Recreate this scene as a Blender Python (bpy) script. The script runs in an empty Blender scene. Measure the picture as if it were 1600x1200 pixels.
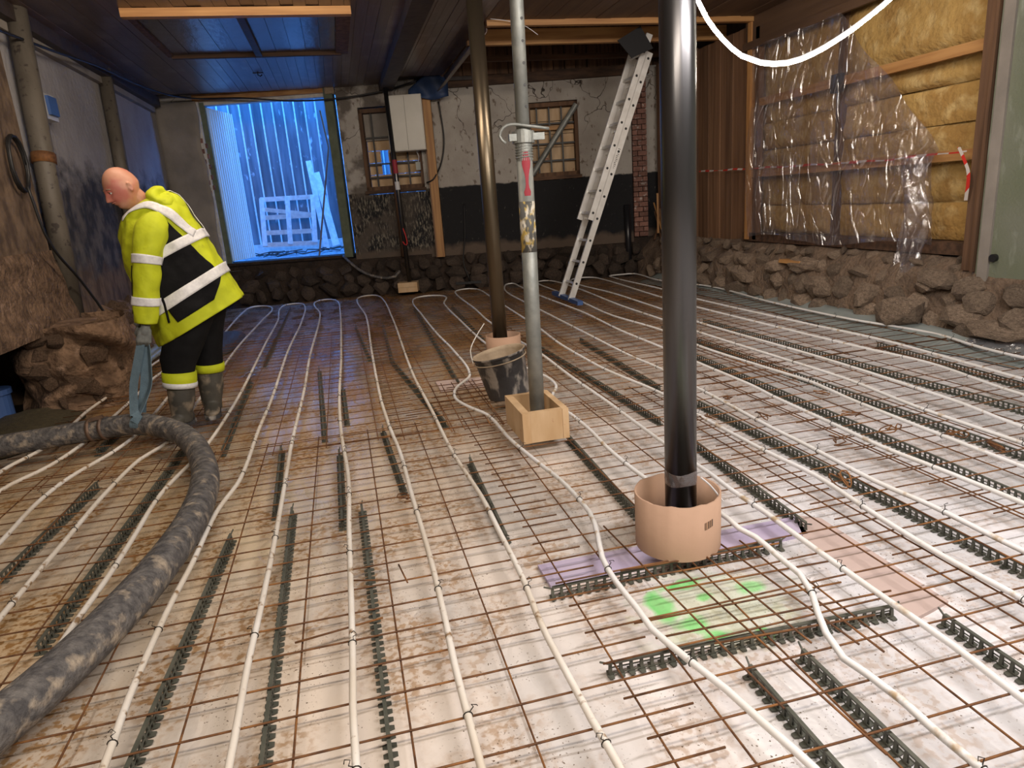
import bpy, bmesh, math, random
from mathutils import Vector, Matrix, noise
R_ = random.Random(7)
PI = math.pi
sc = bpy.context.scene
COL = sc.collection

# ---------------------------------------------------------------- camera, world, lights, exposure
CAM = Vector((0.28758, -1.37169, 1.3203))
cr = Vector((0.967495, -0.242485, -0.071793)); cu = Vector((0.131054, 0.237957, 0.962394)); cf = Vector((0.216283, 0.94052, -0.262001))
cd = bpy.data.cameras.new('camera'); co = bpy.data.objects.new('camera', cd); COL.objects.link(co)
cd.sensor_width = 36.0; cd.lens = 36.0 * 1063.0 / 1600.0; cd.clip_start = 0.02
m = Matrix((cr, cu, -cf)).transposed().to_4x4(); m.translation = CAM
co.matrix_world = m
sc.camera = co
w = bpy.data.worlds.new('world'); sc.world = w; w.use_nodes = True
bg = w.node_tree.nodes['Background']; bg.inputs[0].default_value = (0.05, 0.28, 1.0, 1); bg.inputs[1].default_value = 8.0
def area(name, loc, target, sx, sy, power, color):
    l = bpy.data.lights.new(name, 'AREA'); l.shape = 'RECTANGLE'; l.size = sx; l.size_y = sy; l.energy = power; l.color = color
    o = bpy.data.objects.new(name, l); COL.objects.link(o); o.location = loc
    o.rotation_euler = (Vector(target) - Vector(loc)).to_track_quat('-Z', 'Y').to_euler(); return o
area('strip_and_fill_light', (2.4, -0.8, 2.7), (2.0, 1.6, 0), 2.0, 0.25, 84, (1.0, 0.93, 0.88))
area('strip_and_fill_light', (0.0, -1.4, 2.7), (-0.2, 1.6, 0), 2.0, 0.25, 56, (1.0, 0.86, 0.70))
area('strip_and_fill_light', (3.3, 3.0, 3.05), (3.4, 5.6, 0.6), 1.6, 0.2, 34, (1.0, 0.86, 0.72))  # added fill lamp, brightens the right side farther back
area('strip_and_fill_light', (-0.2, 3.2, 3.05), (0.2, 6.5, 0.4), 2.0, 0.2, 42, (1.0, 0.82, 0.64))  # added fill lamp, lifts the left and middle of the far room
sc.view_settings.view_transform = 'Standard'; sc.view_settings.look = 'None'
sc.view_settings.exposure = 0.5; sc.view_settings.gamma = 1.0; sc.view_settings.use_curve_mapping = False

# ---------------------------------------------------------------- materials
def L(*c): return tuple(c) + (1.0,)
MATS = {}
def mat(name, c1, c2=None, scale=4.0, lo=0.35, hi=0.65, rough=0.7, metal=0.0, bump=0.0, bscale=25.0, stretch=(1,1,1), detail=5.0,
        c3=None, scale3=9.0, lo3=0.55, hi3=0.65, stretch3=(1,1,1), rand=0.0, emit=None, estr=0.0, alpha=1.0, spec=0.5, coat=0.0, bdist=0.01, rough2=None):
    mt = bpy.data.materials.new(name); mt.use_nodes = True; nt = mt.node_tree; N = nt.nodes; K = nt.links
    b = N['Principled BSDF']; MATS[name] = mt
    b.inputs['Base Color'].default_value = L(*c1); b.inputs['Roughness'].default_value = rough; b.inputs['Metallic'].default_value = metal
    b.inputs['Specular IOR Level'].default_value = spec; b.inputs['Coat Weight'].default_value = coat; b.inputs['Coat Roughness'].default_value = 0.15
    b.inputs['Alpha'].default_value = alpha
    tc = N.new('ShaderNodeTexCoord'); vec = tc.outputs['Object']
    if rand:
        oi = N.new('ShaderNodeObjectInfo'); ad = N.new('ShaderNodeVectorMath'); ad.operation = 'ADD'
        mu = N.new('ShaderNodeMath'); mu.operation = 'MULTIPLY'; mu.inputs[1].default_value = 37.0
        K.new(oi.outputs['Random'], mu.inputs[0]); K.new(mu.outputs[0], ad.inputs[1]); K.new(vec, ad.inputs[0]); vec = ad.outputs[0]
    def ramp(sc_, st, l, h):
        mp = N.new('ShaderNodeMapping'); mp.inputs['Scale'].default_value = [sc_ * s for s in st]; K.new(vec, mp.inputs[0])
        nz = N.new('ShaderNodeTexNoise'); nz.inputs['Scale'].default_value = 1.0; nz.inputs['Detail'].default_value = detail; K.new(mp.outputs[0], nz.inputs[0])
        mr = N.new('ShaderNodeMapRange'); mr.inputs[1].default_value = l; mr.inputs[2].default_value = h; K.new(nz.outputs[0], mr.inputs[0]); return mr.outputs[0]
    out = None
    if c2:
        mx = N.new('ShaderNodeMix'); mx.data_type = 'RGBA'; mx.inputs[6].default_value = L(*c1); mx.inputs[7].default_value = L(*c2)
        K.new(ramp(scale, stretch, lo, hi), mx.inputs[0]); out = mx.outputs[2]
    if c3:
        mx = N.new('ShaderNodeMix'); mx.data_type = 'RGBA'; mx.inputs[7].default_value = L(*c3)
        if out: K.new(out, mx.inputs[6])
        else: mx.inputs[6].default_value = L(*c1)
        r3 = ramp(scale3, stretch3, lo3, hi3); K.new(r3, mx.inputs[0]); out = mx.outputs[2]
        if rough2 is not None:
            mr = N.new('ShaderNodeMapRange'); mr.inputs[3].default_value = rough; mr.inputs[4].default_value = rough2; K.new(r3, mr.inputs[0]); K.new(mr.outputs[0], b.inputs['Roughness'])
    if rand:
        hs = N.new('ShaderNodeHueSaturation'); mr = N.new('ShaderNodeMapRange'); mr.inputs[3].default_value = 1 - rand; mr.inputs[4].default_value = 1 + rand
        K.new(oi.outputs['Random'], mr.inputs[0]); K.new(mr.outputs[0], hs.inputs['Value'])
        if out: K.new(out, hs.inputs['Color'])
        else: hs.inputs['Color'].default_value = L(*c1)
        out = hs.outputs[0]
    if out: K.new(out, b.inputs['Base Color'])
    if bump:
        nz = N.new('ShaderNodeTexNoise'); nz.inputs['Scale'].default_value = bscale; nz.inputs['Detail'].default_value = 4
        mp = N.new('ShaderNodeMapping'); mp.inputs['Scale'].default_value = stretch; K.new(vec, mp.inputs[0]); K.new(mp.outputs[0], nz.inputs[0])
        bp = N.new('ShaderNodeBump'); bp.inputs['Strength'].default_value = bump; bp.inputs['Distance'].default_value = bdist
        K.new(nz.outputs[0], bp.inputs['Height']); K.new(bp.outputs[0], b.inputs['Normal'])
    if emit: b.inputs['Emission Color'].default_value = L(*emit); b.inputs['Emission Strength'].default_value = estr
    return mt
WOODS = (1, 1, 0.08)
mat('new_timber', (.50,.27,.10), (.34,.16,.055), 22, rough=.6, stretch=(1,1,.06), bump=.15, rand=.2)
mat('new_timber_y', (.50,.27,.10), (.34,.16,.055), 22, rough=.6, stretch=(1,.06,1), bump=.15, rand=.2)
mat('new_timber_x', (.50,.27,.10), (.34,.16,.055), 22, rough=.6, stretch=(.06,1,1), bump=.15, rand=.2)
mat('box_wood', (.64,.46,.28), (.52,.34,.18), 9, rough=.6, stretch=(1,1,.3), bump=.1, c3=(.30,.08,.05), scale3=14, lo3=.68, hi3=.75, rand=.08)
mat('old_timber', (.16,.085,.045), (.07,.036,.02), 18, rough=.8, stretch=(1,1,.06), bump=.4, rand=.3)
mat('old_timber_x', (.12,.062,.034), (.05,.027,.016), 18, rough=.8, stretch=(.06,1,1), bump=.4, rand=.3)
mat('brown_board', (.22,.12,.065), (.14,.072,.038), 16, rough=.65, stretch=(1,1,.05), bump=.2, rand=.22)
mat('ceiling_board', (.12,.078,.068), (.075,.048,.043), 14, rough=.34, stretch=(1,.06,1), bump=.25, rand=.18, c3=(.19,.145,.14), scale3=2.2, lo3=.52, hi3=.72, spec=.5)
mat('ceiling_board_right', (.13,.075,.043), (.09,.05,.03), 14, rough=.6, stretch=(1,.06,1), bump=.2, rand=.12)
mat('hatch_panel', (.05,.05,.07), (.09,.085,.10), 5, rough=.25, stretch=(1,.5,1), bump=.5, bscale=14, rand=.1)
mat('dark_beam', (.03,.022,.02), (.055,.04,.035), 9, rough=.6, bump=.3)
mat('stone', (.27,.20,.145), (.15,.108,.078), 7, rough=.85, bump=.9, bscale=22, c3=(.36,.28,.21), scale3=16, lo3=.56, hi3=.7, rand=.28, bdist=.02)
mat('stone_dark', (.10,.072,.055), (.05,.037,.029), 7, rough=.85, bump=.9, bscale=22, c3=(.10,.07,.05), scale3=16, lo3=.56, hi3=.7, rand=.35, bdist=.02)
mat('mud', (.20,.14,.098), (.11,.076,.054), 6, rough=.95, bump=1.0, bscale=30, c3=(.18,.12,.08), scale3=18, lo3=.56, hi3=.7, bdist=.03)
mat('mud_dark', (.05,.033,.024), (.025,.017,.013), 6, rough=.95, bump=1.0, bscale=30, bdist=.03)
mat('rubble_brown', (.23,.145,.092), (.10,.06,.037), 9, rough=.95, bump=1.0, bscale=26, c3=(.30,.20,.14), scale3=12, lo3=.58, hi3=.72, bdist=.03, rand=.15)
mat('insulation', (.46,.30,.10), (.33,.19,.055), 3.2, rough=.95, bump=.8, bscale=16, c3=(.54,.39,.17), scale3=7, lo3=.5, hi3=.7, rand=.12, bdist=.03)
mat('green_panel', (.155,.178,.12), (.19,.205,.16), 2.2, rough=.55, bump=.35, bscale=50, c3=(.30,.33,.28), scale3=9, lo3=.56, hi3=.72, stretch3=(1,1,.35))
mat('concrete_wet', (.075,.062,.035), (.05,.042,.025), 30, rough=.6, bump=.9, bscale=90)
mat('brick', (.26,.13,.10), (.17,.085,.065), 25, rough=.85, bump=.5, rand=.3, c3=(.42,.36,.33), scale3=14, lo3=.6, hi3=.68)
mat('steel_dark', (.09,.09,.098), (.12,.118,.115), 7, rough=.30, metal=.9, stretch=(1,1,.05), bump=.08, bscale=30)
mat('steel_bronze', (.13,.105,.075), (.18,.15,.105), 7, rough=.33, metal=.9, stretch=(1,1,.05), bump=.08, bscale=30)
mat('galvanised', (.24,.255,.245), (.34,.35,.33), 12, rough=.55, metal=.55, bump=.2, bscale=30, c3=(.20,.21,.20), scale3=6, lo3=.5, hi3=.65, stretch3=(1,1,.3))
mat('rust', (.20,.088,.034), (.09,.042,.022), 30, rough=.75, metal=.35, c3=(.34,.15,.045), scale3=5, lo3=.5, hi3=.7)
mat('pipe_white', (.82,.82,.84), (.76,.75,.73), 3, rough=.38, c3=(.50,.38,.25), scale3=13, lo3=.60, hi3=.70)
mat('pipe_dirty', (.78,.75,.71), (.64,.57,.48), 3, rough=.5, c3=(.28,.18,.10), scale3=22, lo3=.60, hi3=.68)
mat('spacer_plastic', (.06,.065,.052), (.10,.10,.08), 12, rough=.6)
mat('wire', (.04,.035,.03), rough=.5, metal=.6)
mat('rubber_hose', (.15,.14,.135), (.06,.057,.06), 26, rough=.75, bump=.9, bscale=60, c3=(.36,.30,.235), scale3=16, lo3=.54, hi3=.70, detail=8)
mat('coupling_metal', (.24,.15,.10), (.14,.10,.08), 20, rough=.6, metal=.5, bump=.4)
mat('strap_blue', (.13,.20,.25), (.10,.155,.20), 20, rough=.9, bump=.3, bscale=120)
mat('cardboard', (.40,.255,.175), (.44,.28,.195), 3, rough=.8, bump=.1)
mat('aluminium', (.74,.74,.73), (.64,.63,.61), 10, rough=.42, metal=.35)
mat('blue_plastic', (.05,.11,.30), rough=.5)
mat('bucket_black', (.035,.035,.04), (.06,.06,.065), 6, rough=.5, c3=(.36,.33,.30), scale3=13, lo3=.54, hi3=.64, bump=.4, stretch3=(1,1,.5))
mat('dry_mortar', (.44,.35,.25), (.30,.23,.16), 8, rough=.9, bump=.6)
mat('hivis', (.54,.60,.010), (.46,.52,.010), 9, rough=.75, bump=.35, bscale=9, bdist=.03, c3=(.30,.33,.02), scale3=16, lo3=.66, hi3=.8)
mat('reflective', (.78,.78,.78), (.66,.66,.68), 60, rough=.45)
mat('black_fabric', (.005,.005,.006), (.009,.009,.010), 8, rough=.95, bump=.4, bscale=14, bdist=.02, spec=.2)
mat('skin', (.50,.24,.155), (.55,.28,.19), 14, rough=.5, c3=(.48,.155,.12), scale3=9, lo3=.48, hi3=.66)
mat('short_hair', (.33,.185,.11), (.26,.145,.09), 40, rough=.8)
mat('stubble', (.28,.18,.13), rough=.7)
mat('eye_white', (.6,.58,.55), rough=.3); mat('eye_dark', (.03,.02,.015), rough=.3); mat('lip', (.42,.17,.13), rough=.5)
mat('glove', (.20,.21,.20), (.12,.13,.13), 30, rough=.85, bump=.3)
mat('boot', (.075,.07,.058), (.045,.042,.036), 9, rough=.6, c3=(.26,.21,.155), scale3=11, lo3=.50, hi3=.66, bump=.2)
mat('black_cable', (.012,.012,.013), rough=.5)
mat('cabinet_white', (.50,.49,.45), (.46,.45,.41), 4, rough=.35)
mat('red_paint', (.30,.018,.035), rough=.6)
mat('white_label', (.6,.6,.62), rough=.6)
mat('black_cloth', (.012,.012,.014), rough=.9)
mat('tarp_blue', (.02,.045,.12), rough=.6)
mat('grey_sheet', (.25,.29,.29), (.33,.37,.37), 3, rough=.35, bump=.4, bscale=8, alpha=.85)
mat('xps_purple', (.40,.34,.50), (.46,.40,.52), 5, rough=.6)
mat('xps_pink', (.50,.39,.36), rough=.6)
mat('outside_plank', (.22,.21,.23), (.11,.11,.13), 9, rough=.8, stretch=(1,1,.12), bump=.3, rand=.35, c3=(.50,.51,.53), scale3=9, lo3=.62, hi3=.72, stretch3=(1,1,.5))
mat('pale_wood', (.72,.70,.66), (.55,.54,.52), 14, rough=.7, rand=.1)
mat('ribbed_metal', (.62,.72,.70), rough=.4, rand=.05)
mat('green_frame', (.08,.10,.065), (.12,.145,.10), 9, rough=.7, bump=.3)
mat('gravel', (.38,.39,.42), (.16,.17,.19), 16, rough=.9, bump=1, bscale=30, bdist=.05)
mat('grey_pipe', (.14,.122,.10), (.085,.073,.058), 6, rough=.6, bump=.3, stretch=(1,1,.4), c3=(.05,.04,.035), scale3=18, lo3=.60, hi3=.66)
mat('black_pipe', (.015,.015,.018), rough=.3)
mat('plaster_room', (.30,.27,.24), (.22,.20,.18), 3, rough=.9, bump=.3)
mat('mesh_green', (.05,.35,.03), rough=.7)
mat('red_tape', (.55,.03,.03), rough=.5)
# self-lit rope light
mt = bpy.data.materials.new('rope_light'); mt.use_nodes = True; nt = mt.node_tree; nt.nodes.clear()
em = nt.nodes.new('ShaderNodeEmission'); em.inputs[0].default_value = L(1, .9, .76); em.inputs[1].default_value = 42
ou = nt.nodes.new('ShaderNodeOutputMaterial'); nt.links.new(em.outputs[0], ou.inputs[0]); MATS['rope_light'] = mt

def nodes_of(name, rough=.8):
    mt = bpy.data.materials.new(name); mt.use_nodes = True; MATS[name] = mt
    nt = mt.node_tree; b = nt.nodes['Principled BSDF']; b.inputs['Roughness'].default_value = rough
    class G: pass
    g = G(); g.nt = nt; g.N = nt.nodes; g.K = nt.links; g.b = b; g.tc = nt.nodes.new('ShaderNodeTexCoord')
    sp = g.N.new('ShaderNodeSeparateXYZ'); g.K.new(g.tc.outputs['Object'], sp.inputs[0]); g.x, g.y, g.z = sp.outputs[0], sp.outputs[1], sp.outputs[2]
    def val(v, inp):
        if isinstance(v, (int, float)): inp.default_value = v
        else: g.K.new(v, inp)
    def math_(op, a, c=0.0, d=0.0):
        n = g.N.new('ShaderNodeMath'); n.operation = op; val(a, n.inputs[0]); val(c, n.inputs[1]); val(d, n.inputs[2]); return n.outputs[0]
    def rng(v, a, c, d=0., e=1.):
        n = g.N.new('ShaderNodeMapRange'); val(v, n.inputs[0]); n.inputs[1].default_value = a; n.inputs[2].default_value = c; n.inputs[3].default_value = d; n.inputs[4].default_value = e; return n.outputs[0]
    def noise_(scale, st=(1,1,1), detail=5., off=(0,0,0), rough=.5):
        mp = g.N.new('ShaderNodeMapping'); mp.inputs['Scale'].default_value = st; mp.inputs['Location'].default_value = off; g.K.new(g.tc.outputs['Object'], mp.inputs[0])
        n = g.N.new('ShaderNodeTexNoise'); n.inputs['Scale'].default_value = scale; n.inputs['Detail'].default_value = detail; n.inputs['Roughness'].default_value = rough; g.K.new(mp.outputs[0], n.inputs[0]); return n.outputs[0]
    def vor(scale, st=(1,1,1), feat='DISTANCE_TO_EDGE', warp=0.0):
        mp = g.N.new('ShaderNodeMapping'); mp.inputs['Scale'].default_value = st; g.K.new(g.tc.outputs['Object'], mp.inputs[0]); v = mp.outputs[0]
        if warp:
            n = g.N.new('ShaderNodeTexNoise'); n.inputs['Scale'].default_value = 3.5; g.K.new(v, n.inputs[0]); a = g.N.new('ShaderNodeVectorMath'); a.operation = 'MULTIPLY_ADD'
            g.K.new(n.outputs[1], a.inputs[0]); a.inputs[1].default_value = (warp,)*3; g.K.new(v, a.inputs[2]); v = a.outputs[0]
        n = g.N.new('ShaderNodeTexVoronoi'); n.feature = feat; n.inputs['Scale'].default_value = scale; g.K.new(v, n.inputs[0]); return n.outputs[0]
    def mix(f, a, c):
        n = g.N.new('ShaderNodeMix'); n.data_type = 'RGBA'; val(f, n.inputs[0])
        for v, i in ((a, 6), (c, 7)):
            if isinstance(v, tuple): n.inputs[i].default_value = L(*v)
            else: g.K.new(v, n.inputs[i])
        return n.outputs[2]
    def bump(h, s=.5, d=.01):
        n = g.N.new('ShaderNodeBump'); n.inputs['Strength'].default_value = s; n.inputs['Distance'].default_value = d; g.K.new(h, n.inputs['Height']); g.K.new(n.outputs[0], b.inputs['Normal'])
    g.m, g.r, g.n, g.v, g.mix, g.bump = math_, rng, noise_, vor, mix, bump
    g.out = lambda c: g.K.new(c, b.inputs['Base Color'])
    g.rough = lambda c: g.K.new(c, b.inputs['Roughness'])
    return g
# floor film: cleaner and whiter near the right, muddier to the left and the back
g = nodes_of('floor_film', .3)
clean = g.r(g.m('ADD', g.m('MULTIPLY', g.x, .55), g.m('MULTIPLY', g.y, -.30)), -0.9, .9)
base = g.mix(clean, (.66,.51,.33), (.76,.75,.79))
base = g.mix(g.r(g.m('SUBTRACT', g.m('ADD', g.y, g.m('MULTIPLY', g.m('SUBTRACT', g.n(1.7), .5), 2.4)), g.m('MULTIPLY', g.m('MAXIMUM', g.m('SUBTRACT', g.x, 1.8), 0.0), .8)), 1.9, 4.8), base, g.mix(g.r(g.n(4.5, (1,.5,1), 6), .4, .62), (.235,.150,.080), (.16,.10,.055)))
base = g.mix(g.m('MULTIPLY', g.r(g.n(2.2, (1,.45,1)), .42, .62), .45), base, (.44,.45,.47))
d1 = g.r(g.n(5.0, (1,.6,1), 7, (3,1,0)), .43, .58); d2 = g.r(g.n(38, (1,1,1), 6), .47, .58)
dirt = g.m('MULTIPLY', g.m('MULTIPLY', d1, g.m('ADD', g.m('MULTIPLY', d2, .75), .28)), g.r(clean, 0, 1, 1.0, .42))
base = g.mix(dirt, base, (.30,.16,.055))
spk = g.m('MULTIPLY', g.r(g.n(120, (1,1,1), 3), .64, .69), g.r(g.n(6, (1,1,1), 2, (9,2,1)), .40, .55)); base = g.mix(g.m('MULTIPLY', spk, .95), base, (.10,.06,.03))
br = g.N.new('ShaderNodeTexBrick'); br.inputs['Scale'].default_value = 1.0; br.inputs['Mortar Size'].default_value = .004; br.inputs['Brick Width'].default_value = 1.2; br.inputs['Row Height'].default_value = .6
br.inputs['Color1'].default_value = L(1,1,1); br.inputs['Color2'].default_value = L(.93,.92,.9); br.inputs['Mortar'].default_value = L(.55,.5,.45)
g.K.new(g.tc.outputs['Object'], br.inputs[0])
mm = g.N.new('ShaderNodeMix'); mm.data_type = 'RGBA'; mm.blend_type = 'MULTIPLY'; mm.inputs[0].default_value = .6; g.K.new(base, mm.inputs[6]); g.K.new(br.outputs[0], mm.inputs[7]); base = mm.outputs[2]
# green marking spray under the mesh
for (sx, sy, rx, ry, amt) in ((1.18,.50,.05,.13,1.),(1.30,.60,.10,.035,1.),(1.34,.50,.035,.03,1.),(1.24,.38,.06,.06,1.),(1.52,.50,.07,.04,.8),(1.28,.30,.05,.035,1.),(1.42,.27,.03,.04,.9),(1.36,.44,.33,.26,.40)):
    dx = g.m('DIVIDE', g.m('SUBTRACT', g.x, sx), rx); dy = g.m('DIVIDE', g.m('SUBTRACT', g.y, sy), ry)
    dd = g.m('SQRT', g.m('ADD', g.m('MULTIPLY', dx, dx), g.m('MULTIPLY', dy, dy))); dd = g.m('ADD', dd, g.m('MULTIPLY', g.m('SUBTRACT', g.n(14), .5), 1.6))
    base = g.mix(g.m('MULTIPLY', g.r(dd, 1.0, .5), amt), base, (.10,.66,.14) if amt > .5 else (.52,.66,.42))
g.out(base); g.rough(g.r(dirt, 0, .6, .17, .6))
wr = g.v(2.2, (1,.5,1), 'DISTANCE_TO_EDGE', .6)
hh = g.m('ADD', g.m('MULTIPLY', g.n(9, (1,.35,1), 3), .6), g.m('ADD', g.m('MULTIPLY', g.r(wr, 0, .05), .25), g.m('MULTIPLY', g.n(60, (1,1,1), 2), .12)))
g.bump(hh, .55, .012)
# back wall: white plaster with cracks over a black-painted dado
g = nodes_of('wall_plaster', .85)
white = g.mix(g.r(g.n(3.0), .35, .7), (.43,.405,.37), (.33,.30,.27))
stain = g.m('MULTIPLY', g.r(g.n(14, (1,1,.6), 6), .60, .68), .8); white = g.mix(stain, white, (.12,.085,.06))
crk = g.m('MULTIPLY', g.r(g.v(1.7, (1,1,1), 'DISTANCE_TO_EDGE', .5), .012, .004), g.r(g.z, 2.2, 2.5)); white = g.mix(crk, white, (.04,.03,.025))
blk = g.mix(g.r(g.n(26, (1,1,.5), 6), .66, .74), (.007,.007,.009), (.07,.066,.06))
scr = g.m('MULTIPLY', g.r(g.n(22, (2,2,.5), 8, (2,2,2), .7), .50, .60), g.r(g.x, 1.95, 1.8)); blk = g.mix(scr, blk, (.23,.205,.16))
edge = g.m('ADD', g.z, g.m('MULTIPLY', g.m('SUBTRACT', g.n(9), .5), .05)); up = g.r(edge, 1.565, 1.585)
colr = g.mix(up, blk, white)
foot = g.r(g.m('ADD', g.z, g.m('MULTIPLY', g.m('SUBTRACT', g.n(6), .5), .18)), .62, .70); colr = g.mix(foot, (.11,.08,.06), colr)
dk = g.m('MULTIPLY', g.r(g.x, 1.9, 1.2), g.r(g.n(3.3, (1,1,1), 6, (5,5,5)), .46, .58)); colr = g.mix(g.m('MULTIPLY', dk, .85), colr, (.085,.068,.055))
g.out(colr); g.bump(g.n(20), .5, .02)
# left wall: pale grey plaster, soot and damp below
g = nodes_of('wall_sooty', .85)
pl = g.mix(g.r(g.n(2.5), .35, .7), (.34,.325,.33), (.27,.255,.255))
hz = g.m('ADD', g.z, g.m('MULTIPLY', g.m('SUBTRACT', g.n(2.6, (1,.9,1.5), 9, (1,2,3), .62), .5), 1.15))
soot = g.mix(g.r(g.n(7, (1,1,.8), 8), .40, .62), (.028,.028,.036), (.125,.11,.105))
pl = g.mix(g.r(hz, 2.0, 1.72), pl, soot)
brn = g.mix(g.r(g.n(8, (1,1,.6), 7), .4, .6), (.17,.115,.075), (.08,.052,.035))
pl = g.mix(g.m('MAXIMUM', g.r(hz, 1.0, .8), g.r(g.y, 5.5, 5.3)), pl, brn)
g.out(pl); g.bump(g.n(16, (1,1,1), 8), .6, .02)
# plastic vapour sheet on the right wall
mt = bpy.data.materials.new('clear_sheet'); mt.use_nodes = True; MATS['clear_sheet'] = mt; nt = mt.node_tree; nt.nodes.clear(); N = nt.nodes; K = nt.links
tr = N.new('ShaderNodeBsdfTransparent'); tr.inputs[0].default_value = L(.86,.84,.86)
gl = N.new('ShaderNodeBsdfGlossy'); gl.inputs['Roughness'].default_value = .16; gl.inputs[0].default_value = L(1,1,1)
df = N.new('ShaderNodeBsdfDiffuse'); df.inputs[0].default_value = L(.55,.52,.60)
tc = N.new('ShaderNodeTexCoord'); nz = N.new('ShaderNodeTexNoise'); nz.inputs['Scale'].default_value = 7; nz.inputs['Detail'].default_value = 7; mp = N.new('ShaderNodeMapping'); mp.inputs['Scale'].default_value = (1,1,.4)
K.new(tc.outputs['Object'], mp.inputs[0]); K.new(mp.outputs[0], nz.inputs[0])
bp = N.new('ShaderNodeBump'); bp.inputs['Strength'].default_value = 1.0; bp.inputs['Distance'].default_value = .06; 
vo = N.new('ShaderNodeTexVoronoi'); vo.feature = 'DISTANCE_TO_EDGE'; vo.inputs['Scale'].default_value = 5.5; n2 = N.new('ShaderNodeTexNoise'); n2.inputs['Scale'].default_value = 2.5; va = N.new('ShaderNodeVectorMath'); va.operation = 'MULTIPLY_ADD'
K.new(mp.outputs[0], n2.inputs[0]); K.new(n2.outputs[1], va.inputs[0]); va.inputs[1].default_value = (.7,.7,.7); K.new(mp.outputs[0], va.inputs[2]); K.new(va.outputs[0], vo.inputs[0])
mr = N.new('ShaderNodeMapRange'); mr.inputs[2].default_value = .10; K.new(vo.outputs[0], mr.inputs[0]); ad = N.new('ShaderNodeMath'); ad.operation = 'MULTIPLY_ADD'; K.new(mr.outputs[0], ad.inputs[0]); ad.inputs[1].default_value = .35; K.new(nz.outputs[0], ad.inputs[2])
K.new(ad.outputs[0], bp.inputs['Height']); K.new(bp.outputs[0], gl.inputs['Normal'])
m1 = N.new('ShaderNodeMixShader'); m1.inputs[0].default_value = .07; K.new(tr.outputs[0], m1.inputs[1]); K.new(df.outputs[0], m1.inputs[2])
m2 = N.new('ShaderNodeMixShader'); m2.inputs[0].default_value = .19; K.new(m1.outputs[0], m2.inputs[1]); K.new(gl.outputs[0], m2.inputs[2])
ou = N.new('ShaderNodeOutputMaterial'); K.new(m2.outputs[0], ou.inputs[0])
# barrier tape stripes (red and white along its length)
g = nodes_of('barrier_tape', .45)
g.out(g.mix(g.m('GREATER_THAN', g.m('FRACT', g.m('MULTIPLY', g.m('ADD', g.y, g.z), 4.2)), .5), (.55,.03,.02), (.55,.50,.47)))
# acrow prop label, barcode
g = nodes_of('prop_label', .6)
g.out(g.mix(g.r(g.n(34, (1,1,.5), 6), .44, .52), g.mix(g.r(g.n(20), .45, .55), (.62,.58,.50), (.50,.36,.10)), (.09,.09,.085)))
g = nodes_of('barcode', .7)
g.out(g.mix(g.m('GREATER_THAN', g.n(240, (1,0.0,0.0), 1), .5), (.06,.04,.03), (.40,.23,.14)))

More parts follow.
